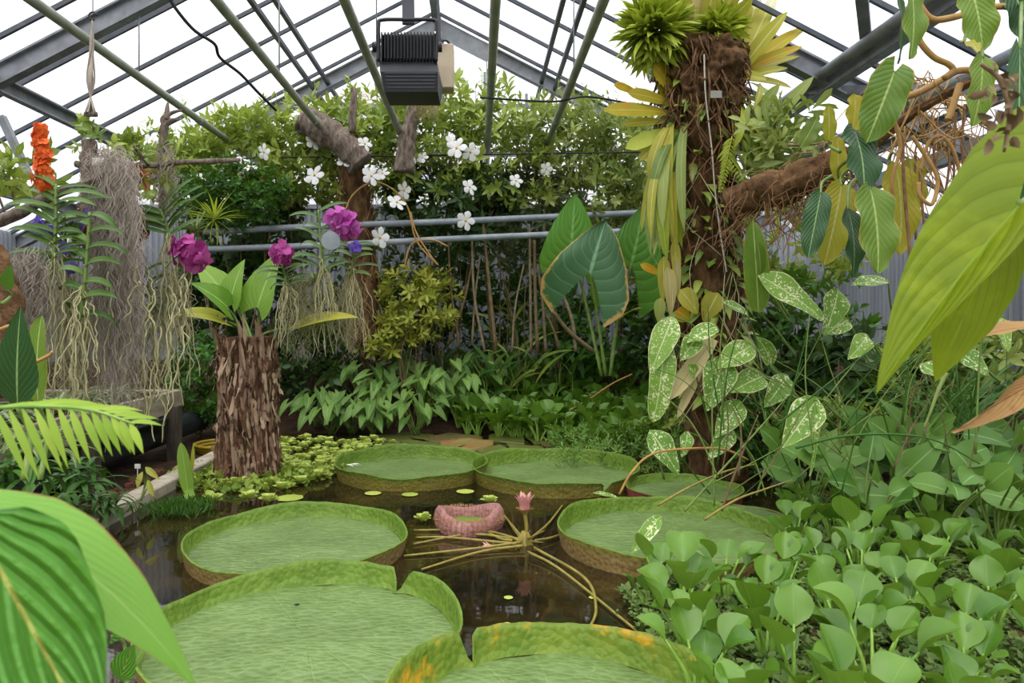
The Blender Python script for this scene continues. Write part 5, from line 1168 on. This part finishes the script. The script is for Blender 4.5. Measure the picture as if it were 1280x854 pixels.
for (px,py,Y_,h_),l in zip(arrow2,w2):
    b=P(px,py,Y_); t=thing('marsh_plant','broad-leaved marsh plant '+l,'plant',V(b[0],b[1],gz(b[0],b[1])),'broad-leaved marsh plants on the right bank'); b=V(b[0],b[1],gz(b[0],b[1]))
    for i in range(9):
        a=i*2.4+U(-.3,.3); r=U(.1,.34); tp=b+V(math.cos(a)*r,math.sin(a)*r,h_*U(.5,1.15)+.1); d=V(math.cos(a)*.8,math.sin(a)*.6-.25,U(-.3,.9)); L_=U(.22,.34)
        leaf_part(t,tp,tp+nrm(d)*L_,L_*U(.62,.85),m_cal,b,.008,m_stem,prof='spat' if i%3 else 'heart',n=(U(-.5,.5),-.8,.7),bend=U(.3,.9),fold=U(.1,.4),nt=9,ns=4)
# sedges and loose stems
def blade(l,pts,Y,r,m,n=26,name='sedge',g=None,dy=0):
    mb=MB(); k=len(pts); tube(mb,[P(a,b,Y+dy*i/(k-1)) for i,(a,b) in enumerate(pts)],[r,r*.8,r*.4],6,n=n); return tag(mb.build(name,m,None,origin=P(*pts[0],Y)),l,'stem',g)
blade('long dark stem arching across the marsh leaves at right',[(995,560),(1050,546),(1115,543),(1170,551),(1225,580)],4.2,.009,m_deep)
blade('straight stem from the lily pad up to the variegated leaves',[(855,640),(900,590),(950,535),(985,495)],5.2,.009,m_stem)
blade('brown stem rising from the flat pad to the right',[(822,632),(860,610),(905,590),(945,580)],5.3,.010,m_ystem)
blade('brown stem arching over the flat pad',[(880,650),(920,625),(955,612),(990,600)],4.9,.009,m_ystem)
blade('thick grey-green stem hanging from the huge leaf tip',[(1183,466),(1172,490),(1165,510),(1155,535)],3.9,.012,m_stem)
SG=[]
for k in range(95):
    x0=U(880,1290); y0=U(520,640); Y_=U(4.6,6.6); a=U(-1,1); ln=U(90,260); x1=x0+math.sin(a)*ln; y1=y0-math.cos(a)*ln*.8; y1=max(y1,330)
    blade('thin green sedge stem criss-crossing over the right bank',[(x0,y0),((x0+x1)/2+U(-12,12),(y0+y1)/2-U(0,15)),(x1,y1)],Y_,U(.004,.008),[m_stem,m_deep,m_stemb,m_deep,m_stem][k%5],14,'sedge','sedge stems over the right bank')
for k in range(7):
    x0,y0=U(1150,1250),U(520,560); t=thing('sedge_tuft','tuft of narrow green blades on the right bank, '+['below the huge leaf tip','right of the huge leaf tip','under the dry leaf','at the right edge','behind the marsh plants','near the wall pipes','left of the dry leaf'][k],'grass',P(x0,y0,5.6+.2*k)); mb=MB(); b=P(x0,y0,5.6+.2*k)
    for q in range(26):
        d=V(U(-1,1),U(-.5,.3),U(.5,1.2)); put(mb,leaf(U(.4,.85),.018,'strap',8,2,U(.3,1.3),.5),b+V(U(-.08,.08),U(-.08,.08),0),d,V(-d[0],-.3,1))
    mb.build('blades',m_deep,t)
# heating pipes along the right wall
for k,z in enumerate((1.2,.95)):
    mb=MB(); tube(mb,[(6.12,4,z),(6.12,13,z)],.055,12); tag(mb.build('heating_pipe',plain('pale_pipe%d'%k,'#b9bcc0','#9fa3a8',4,.5)),('upper' if k==0 else 'lower')+' pale heating pipe along the right wall','pipe','heating pipes along the right wall')
# ================================================================ planting bench at left
t=thing('planting_bench','long raised wooden planting trough along the left side','bench',(-3.6,5.2,0))
def bx(name,c,s,m,b=.01): mb=MB(); box(mb,c,s,bev=b); return mb.build(name,m,t,False)
bx('front_board',(-3.52,5.15,.655),(.05,6.7,.25),m_wood); bx('end_board',(-4.3,8.47,.655),(1.6,.05,.25),m_wood); bx('soil_bed',(-4.35,5.1,.70),(1.62,6.66,.10),m_soil,0); bx('tray',(-4.35,5.1,.54),(1.6,6.6,.03),m_blk,0); bx('gutter_lip',(-3.50,5.1,.50),(.10,6.7,.035),m_blk)
for y in (8.1,6.35,4.5,2.9): bx('leg',(-3.42,y,.32),(.13,.13,.64),m_post)
mb=MB(); tube(mb,[(-3.72,1.5,.27),(-3.72,9.6,.27)],.14,18); o=mb.build('drain_pipe',m_blk); tag(o,'thick black pipe running under the planting trough','pipe')
mb=MB(); 
for k in range(3): tube(mb,[V(-3.05+math.cos(a)*(.26+.02*k),8.55+math.sin(a)*(.26+.02*k),.06+.035*k) for a in np.linspace(0,2*PI,30)],.02,7)
tag(mb.build('hose_coil',plain('yellow_hose','#a58d1c','#8c7716',5,.5),None,origin=V(-3.05,8.55,.05)),'yellow hose coiled on the ground by the bench end','hose')
p=P(172,583,6.4); mb=MB(); box(mb,p,(.05,.008,.04)); tube(mb,[p-V(0,0,.01),V(p[0],p[1],.03)],.004,5); tag(mb.build('plant_label',m_white,None,False,origin=p),'small white plant label on a stick beside the kerb','label')
mb=MB()
for k in range(70):
    box(mb,(U(-3.35,-3.08),U(3.5,7.5),.055),(U(.04,.11),U(.04,.11),.05),bev=.012)
tag(mb.build('rubble',plain('reddish_rubble','#6a4232','#4d382a',5,.9,.2,0,.4,40)),'reddish stones and earth between kerb and bench','rubble',None,'stuff')
# strap-leaf plants growing along the bench
bp=[(-3.95,7.8,.75),(-3.95,7.2,.75),(-3.85,6.5,.75),(-3.9,5.8,.75),(-3.7,5.2,.75),(-3.65,4.6,.75),(-4.2,7.6,.75),(-4.3,6.8,.75),(-4.4,6.0,.75),(-4.2,5.2,.75)]
bl=['at the far end of the bench front','second from the far end of the bench front','third from the far end, drooping over the board','in the middle of the bench front','fifth from the far end of the bench front','nearest on the bench front','in the back row at the far end','second in the back row','third in the back row','nearest in the back row']
for k,((x,y,z),l) in enumerate(zip(bp,bl)):
    t2=thing('strap_leaf_plant','striped strap-leaf plant '+l,'plant',(x,y,z),'strap-leaf plants on the bench')
    mb=MB()
    for i in range(46):
        a=U(0,6.28); d=V(math.cos(a)+(.3 if k in (2,4,5) else -.1),math.sin(a)-.15,U(.5,1.5)); put(mb,leaf(U(.3,.5),U(.025,.04),'strap',10,2,U(1.2,2.4),.35),(x+U(-.05,.05),y+U(-.05,.05),z),d,V(-d[0]*.2,-d[1]*.2,1))
    mb.build('leaves',m_bench,t2)
for k,(px,py,Y_,l) in enumerate(((45,560,4.4,'fern-like clump hanging from the bench at the left edge'),(100,600,5.2,'clump of dark leaves at the foot of the bench post'),(125,635,5.6,'small leafy clump by the kerb below the bench'),(60,640,4.8,'dark clump under the bench at lower left'),(30,600,4.2,'dark drooping clump in the lower left under the bench'))):
    b=P(px,py,Y_); b[2]=max(b[2],.05); t2=thing('leafy_clump',l,'plant',b); mb=MB()
    for i in range(60):
        a=U(0,6.28); d=V(math.cos(a),math.sin(a)-.2,U(.1,1.2)); put(mb,leaf(U(.16,.34),U(.03,.05),'strap' if k!=2 else 'ovate',6,2,U(1.,2.2),.3),b+V(U(-.12,.12),U(-.12,.12),U(-.05,.1)),d,V(0,0,1))
    mb.build('leaves',m_deep if k else m_bench,t2)
# dark alocasia leaves at the left edge
Y=2.9; t=thing('alocasia','dark green ribbed leaf standing at the left edge','plant',P(30,560,Y)); s=Y/F
leaf_part(t,P(22,510,Y),P(26,383,Y-.1),52*s,m_phild,P(30,600,Y),.012,prof='ovate',n=(.2,-1,.2),bend=.3,fold=.1,wave=.03)
t=thing('alocasia','lighter green ribbed leaf behind the dark one at the left edge','plant',P(55,560,3.2)); s=3.2/F
leaf_part(t,P(48,505,3.2),P(52,395,3.15),38*s,m_phil,P(50,600,3.2),.010,prof='oblong',n=(-.3,-1,.2),bend=.3,fold=.15,wave=.05)
t=thing('alocasia','small rounded leaf near the moss at the left edge','plant',P(10,380,4.)); s=4/F
leaf_part(t,P(8,362,4.),P(14,330,3.95),18*s,m_deep,P(2,380,4.),.008,prof='ovate',n=(.2,-1,.2),bend=.3,fold=.1)
for l,pts in (('tan bent stem at the left edge beside the dark leaf',[(0,412),(12,408),(16,414),(10,425),(4,432)]),('tan stem crossing behind the dark leaf',[(40,455),(60,445),(66,440)]),('tan horizontal stem below the dark leaf',[(30,503),(55,508),(75,512)])):
    vine(l,pts,3.1,.008)

# ================================================================ driftwood frame for the orchids
trunk('driftwood_branch','grey driftwood branch reaching in from the left edge','branch',[(-20,282),(20,268),(55,250),(90,236),(125,222)],5.1,[16,15,12,10,7],m_twig,.2,16,40)
trunk('driftwood_branch','thin grey driftwood crosspiece above the orchids','branch',[(95,205),(150,210),(215,204),(300,200)],5.6,[9,8,7,5],m_twig,.2,12,40)
tw_=trunk('driftwood_post','upright grey driftwood post with a forked dead top','branch',[(206,270),(206,225),(205,185),(206,155)],5.7,[13,12,12,10],m_twig,.2,18,40)
for pts in ([(205,160),(208,146),(218,140),(228,138)],[(206,158),(203,148),(212,140)],[(207,155),(216,150),(224,150)],[(204,160),(200,165),(198,168)],[(209,150),(209,135),(210,128)]):
    mb=MB(); tube(mb,[P(a,b,5.7) for a,b in pts],[.025,.008],7,n=10); mb.build('twig',m_twig,tw_)
trunk('driftwood_post','dark driftwood upright behind the main moss curtain','branch',[(118,330),(116,270),(112,220),(110,175)],5.35,[20,22,20,16],m_twig,.25,18,40)
trunk('driftwood_post','brown root wood at the left edge under the moss','branch',[(-8,470),(6,420),(14,380),(4,340),(-10,310)],4.6,[30,26,24,22,20],m_fib,.3,18,40)
# macrame-like hanger of dry moss rope
c=P(113,110,5.4); t=thing('moss_hanger','thin rope of dry moss hanging from a roof hook at upper left','hanger',c); mb=MB()
for k in range(16):
    a=U(0,6.28); sw=lambda q: V(math.cos(a+q*4)*.012*q,math.sin(a+q*4)*.012*q,0); tube(mb,[P(115.5,25,5.4),P(114.5,60,5.4)+sw(1),P(113.5,100,5.4)+sw(2.2),P(113,142,5.4)+sw(3)],.006,4,n=20)
mb.build('rope',m_moss,t); mb=MB(); tube(mb,[P(116,20,5.4)+V(math.cos(q)*.03,0,math.sin(q)*.03) for q in np.linspace(0,5.2,12)],.006,6); tube(mb,[P(116,20,5.4)+V(0,0,.03),V(P(116,20,5.4)[0],5.4,4.75)],.004,5); mb.build('hook',m_black,t); mb=MB(); tube(mb,[P(106,143,5.4),P(121,143,5.4)],.02,8); mb.build('spreader',m_twig,t)

# ================================================================ Spanish moss
def moss(label,box_,Y,n,mat,lmin,lmax,r=.0035,wig=.03,dep=.2,taper=1.):
    x0,y0,x1,y1=box_; o=P((x0+x1)/2,y0,Y); t=thing('spanish_moss',label,'moss',o,'curtains of hanging moss'); mb=MB()
    for _ in range(n):
        u=rng.beta(2,2); px=x0+(x1-x0)*u; top=P(px,y0+U(0,.30)*(y1-y0),Y+U(-dep,dep)); L=(y1-y0)/F*Y*U(lmin,lmax)*(1-.5*taper*abs(u-.5)); m=int(12+L*16); r=r*.97 if r>.0022 else r; n_=n
        z=np.linspace(0,1,m); ph=U(0,6.28); f=U(18,34)*L
        path=np.stack([top[0]+wig*np.sin(z*f+ph)+np.cumsum(rng.normal(0,.010,m))+rng.normal(0,.011,m),top[1]+wig*np.cos(z*f*.9+ph)+np.cumsum(rng.normal(0,.008,m)),top[2]-z*L],1)
        tube(mb,path,[r,r*.6],3,cap=False,var=U(0,1))
    mb.build('strands',mat,t)['kind']='stuff'; return t
moss('big grey curtain of hanging moss left of the orchids',(116,196,176,492),5.2,720,m_moss,.5,.98,.0028,.016,.13)
moss('upper tuft of grey moss round the dark driftwood upright',(100,180,165,300),5.25,330,m_moss,.4,.95,.0026,.02,.12)
moss('small grey moss curtain at the left edge',(12,308,62,430),4.9,380,m_moss,.4,.98,.0025,.02,.12)
moss('greenish moss hanging behind the orchid roots at left',(60,330,120,500),5.5,170,m_mossg,.4,.95,.0035,.025,.15)
moss('greenish moss curtain under the copper orchid',(190,330,236,455),5.5,120,m_mossg,.4,.95,.0035,.025,.15)
moss('thin moss curtain below the purple orchids in the middle',(355,335,400,450),7.2,110,m_mossg,.4,.95,.004,.025,.12)
moss('second thin moss curtain right of the middle purple orchids',(410,350,452,450),7.4,110,m_mossg,.4,.95,.004,.025,.12)
moss('tuft of moss on the driftwood post',(195,175,218,280),5.65,90,m_moss,.4,.95,.0035,.02,.08)
moss('dry grass-like tuft below the lamp',(512,125,552,150),9.8,110,plain('straw_strand','#a89a6a','#8e8458',9,.9,.1),.5,1.,.006,.03,.2)

# ================================================================ hanging orchids
def petal_cluster(t,c,R,n,mat,s=.05,fl=3):
    for k in range(n):
        d=rand_dirs(1)[0]; d[1]=-abs(d[1])-.2; d=nrm(d); p=np.asarray(c)+d*V(R,R*.7,R)*U(.25,1.1); fr=frame(nrm(V(0,0,1)-d*d[2]+1e-3),d); mb=MB()
        for i in range(5):
            a=i*2*PI/5+U(-.1,.1); q=fr@V(math.sin(a),math.cos(a),.12); put(mb,leaf(s*U(.85,1.15),s*.9,'petal',5,4,U(-.2,.8),0,cup=U(-.5,.5),ruff=.06),p,q,d,1.,U(0,1))
        put(mb,leaf(s*.4,s*.3,'ovate',3,2,.5,.3),p,fr@V(0,-.3,1),d,1.,.9); mb.build('flower',mat,t)
def vanda(label,base,top,Y,n,Lpx,mat=None,w_=8,roots=14,rlen=(60,130),flowers=(),droop=1.2,rr=.0055,cat='orchid'):
    b=P(*base,Y); tp=P(*top,Y); t=thing('hanging_orchid',label,cat,b); s=Y/F
    mb=MB(); tube(mb,[b,(b+tp)/2+V(.01,0,0),tp],[.014,.010],8,n=12); mb.build('stem',m_stem,t)
    ax=nrm(tp-b); side=nrm(np.cross(ax,V(0,1,0)))
    for i in range(n):
        u=(i+.5)/n; sg=1 if i%2 else -1; p=b+(tp-b)*u; d=ax*U(.45,.95)+side*sg+V(0,U(-.9,.5),0); L_=Lpx*s*U(.7,1.15)*(1-.25*abs(u-.5))
        mb=MB(); put(mb,leaf(L_,w_*s*U(.85,1.1),'strap',9,4,droop*U(.8,1.2),.35),p,d,ax+V(0,-.9,0),1.,U(0,1)); mb.build('leaf',mat or m_vanda,t)
    for i in range(roots):
        l=U(*rlen)*s; p=b+(tp-b)*U(0,.35); w=U(.02,.10); m=14; z=np.linspace(0,1,m); a0=U(0,6.28)
        path=np.stack([p[0]+np.cos(a0)*w*np.sqrt(z)*2+np.cumsum(rng.normal(0,.014,m)),p[1]+np.sin(a0)*w*np.sqrt(z)+np.cumsum(rng.normal(0,.01,m)),p[2]-z*l+.04*np.sin(z*3)],1)
        mb=MB(); tube(mb,path,[rr,rr*.7],5,n=22); mb.build('root',m_root,t)
    for (px,py,Rp,k,m,sz) in flowers:
        c=P(px,py,Y-.12); mb=MB(); tube(mb,[b+(tp-b)*.5,(b+tp)/2*.4+c*.6+V(0,0,.05),c],.005,5,n=10); mb.build('flower_stalk',m_stem,t); petal_cluster(t,c,Rp*s,k,m,sz*s)
    return t
vanda('large hanging orchid with arching paired leaves at left',(66,336),(70,230),4.9,22,66,w_=10,roots=16,rlen=(70,200))
vanda('dark-leaved hanging orchid in front of the moss curtain',(100,400),(112,265),4.8,13,54,m_vanda,12,18,(70,150),droop=1.7)
vanda('hanging orchid with leaves fanning out left of the pink bloom',(212,298),(200,262),5.4,11,66,m_vanda,10,14,(120,230),droop=.5)
vanda('small orchid with the deep pink round bloom',(188,395),(182,330),5.4,10,42,m_vanda,8,14,(90,140),droop=1.3,flowers=((237,314,21,12,m_mag2,16),))
vanda('orchid with copper flowers beside the moss curtain',(160,300),(150,262),5.5,8,40,m_vanda,12,8,(120,200),flowers=((177,289,13,12,m_orb,9),(172,270,8,5,m_orb,8)))
vanda('orchid with purple flowers behind the large hanging orchid',(80,330),(80,270),5.3,9,44,m_vanda,13,10,(100,180),flowers=((52,284,13,9,m_pur,8),(70,290,10,5,m_pur,8),(88,334,8,5,m_pur,8),(80,310,7,3,m_pur,8)))
vanda('orchid with a few blue and orange flowers high in the moss',(108,300),(104,275),5.35,6,34,m_vanda,12,6,(80,150),flowers=((112,266,7,4,m_pur,8),(102,266,5,3,m_orb,7),(110,290,5,3,m_orb,7),(100,282,6,3,m_pur,8)))
vanda('hanging orchid with magenta flowers in the middle by the rails',(402,345),(398,262),7.1,13,44,m_vanda,7,22,(60,110),droop=1.,flowers=((424,271,13,7,m_mag,15),(437,284,13,7,m_mag,15)))
vanda('hanging orchid with small purple flower right of the magenta ones',(438,345),(442,305),7.3,9,40,m_vanda,7,16,(60,110),flowers=((443,309,5,3,m_pur,8),))
vanda('hanging orchid with pink flower peeping over the taro leaf',(358,362),(352,330),7.0,9,38,m_vanda,7,16,(50,90),flowers=((352,318,11,9,m_mag2,12),))
# orange spike
b=P(58,236,4.95); t=thing('orange_orchid','tall spike of orange orchid flowers at the left','orchid',b); mb=MB(); tube(mb,[b,P(54,190,4.95),P(50,158,4.95)],.006,6,n=12); mb.build('stem',m_stem,t)
for py in np.linspace(161,228,9):
    petal_cluster(t,P(51+(py-160)*.05+U(-2,2),py,4.95),.062*(.6+.5*min(1,(py-155)/30)),8,m_orr,.042)
# small leafy growth on the driftwood top and air plants
shrub('air_plant','green leafy growth on the driftwood at the hanger','epiphyte',P(130,185,5.5),(.5,.3,.3),tsm,18,m_mand,3,base=P(130,200,5.5),smat=m_twig)
shrub('air_plant','leafy twigs with pale blooms above the orchid frame','epiphyte',P(180,198,5.6),(.6,.3,.28),tsm,20,m_mand,3,base=P(180,210,5.6),smat=m_twig)
shrub('air_plant','leafy growth at the left edge behind the orange spike','epiphyte',P(15,230,6.4),(.6,.4,.5),tlan,22,m_mand,3,base=P(10,270,6.2),smat=m_twig)
for k,(px,py,Y_,L_,m,l) in enumerate(((177,222,5.3,.14,m_orb,'reddish spiky air plant above the copper orchid'),(268,275,6.2,.3,m_cush,'spiky green air plant above the deep pink bloom'),(245,290,6.,.26,m_bench,'grey-green spiky air plant beside the pink bloom'),(395,355,7.3,.2,m_bench,'grey spiky air plant among the middle orchids'))):
    c=P(px,py,Y_); t=thing('spiky_air_plant',l,'epiphyte',c); mb=MB()
    for q in range(34):
        d=rand_dirs(1,.5)[0]; put(mb,leaf(L_*U(.7,1.1),.02,'lance',6,2,U(.2,.9),.4),c,d,V(0,0,1))
    mb.build('leaves',m,t)
mb=MB(); leafAB(mb,P(415,312,7.),P(412,288,6.95),24*7/F,'round',(0,-1,.2),.2,8,6,.5,fold=.1); tag(mb.build('pale_leaf',plain('pale_blue_grey','#b4bcc2','#9aa6b0',9,.6),None,origin=P(415,312,7.)),'pale blue-grey rounded leaf below the magenta flowers','leaf')
p=P(124,202,5.2); mb=MB(); box(mb,p,(.10,.008,.055)); tag(mb.build('plant_label',m_white,None,False,origin=p),'white plant label on the driftwood above the moss curtain','label')
# loose pale aerial roots hanging over the bench
for k in range(52):
    px=U(62,236); Y_=5.2+U(-.2,.4); y0=U(330,420); L_=U(60,150)*Y_/F; m=16; z=np.linspace(0,1,m); p=P(px,y0,Y_)
    path=np.stack([p[0]+np.cumsum(rng.normal(0,.016,m)),p[1]+np.cumsum(rng.normal(0,.012,m)),p[2]-z*L_],1); mb=MB(); tube(mb,path,[.0065,.0045],5,n=24)
    tag(mb.build('aerial_root',m_root,None,origin=p),'pale dangling orchid root over the planting trough','root','dangling orchid roots over the bench')
# ================================================================ leaves close to the camera, lower left
t=thing('near_leaf_plant','large dark green leaf filling the lower left corner','leaf',P(-30,620,1.0)); s=1.0/F
leaf_part(t,P(-38,640,1.0),P(128,945,.9),178*s,m_near,P(-120,560,1.),.006,prof='ovate',n=(.15,-.9,.5),bend=.12,fold=.10,wave=.07,wk=9.,ruff=.015,nt=30,ns=16)
t=thing('near_leaf_plant','long light green leaf arching over the dark one at lower left','leaf',P(-40,612,1.15)); s=1.15/F
leaf_part(t,P(-70,612,1.15),P(246,862,1.1),104*s,m_near2,P(-140,700,1.15),.006,prof='lance',n=(.70,-.55,.75),bend=.95,fold=.12,wave=.05,wk=8.,nt=30,ns=10)
t=thing('near_leaf_plant','small leaf at the water edge under the arching leaf','leaf',P(150,800,2.2)); s=2.3/F
leaf_part(t,P(140,795,2.4),P(182,775,2.3),38*s,m_near,P(150,850,2.4),.006,prof='round',n=(0,-.7,.8),bend=.4,fold=.1)
leaf_part(t,P(165,835,2.3),P(205,780,2.25),26*s,m_arrow,P(150,850,2.4),.006,prof='ovate',n=(-.3,-.8,.8),bend=.3,fold=.2)
leaf_part(t,P(150,850,2.2),P(168,805,2.2),34*s,m_near,P(150,870,2.2),.006,prof='ovate',n=(.2,-.8,.8),bend=.3,fold=.2)
# blurred frond
A=P(-40,512,1.7); B=P(168,530,1.6); t=thing('near_frond','light green feathery frond reaching in from the left edge','frond',A); mb=MB()
pth=smooth_path([A,P(40,508,1.68),P(110,512,1.64),B],30); tube(mb,pth,[.006,.002],6); mb.build('midrib',m_hypet,t)
for q in range(4,30,2):
    p=pth[q]; f=1-q/34
    for sg,dd in ((1,V(.55,-.35,-.75)),(-1,V(.65,.6,.05))):
        mb=MB(); put(mb,leaf(.17*f+.05,.018,'lance',7,2,.5,.25),p,dd+V(U(-.1,.1),0,U(-.1,.1)),V(.1,-.6,.8),1.,U(.2,1)); mb.build('leaflet',m_frond,t)
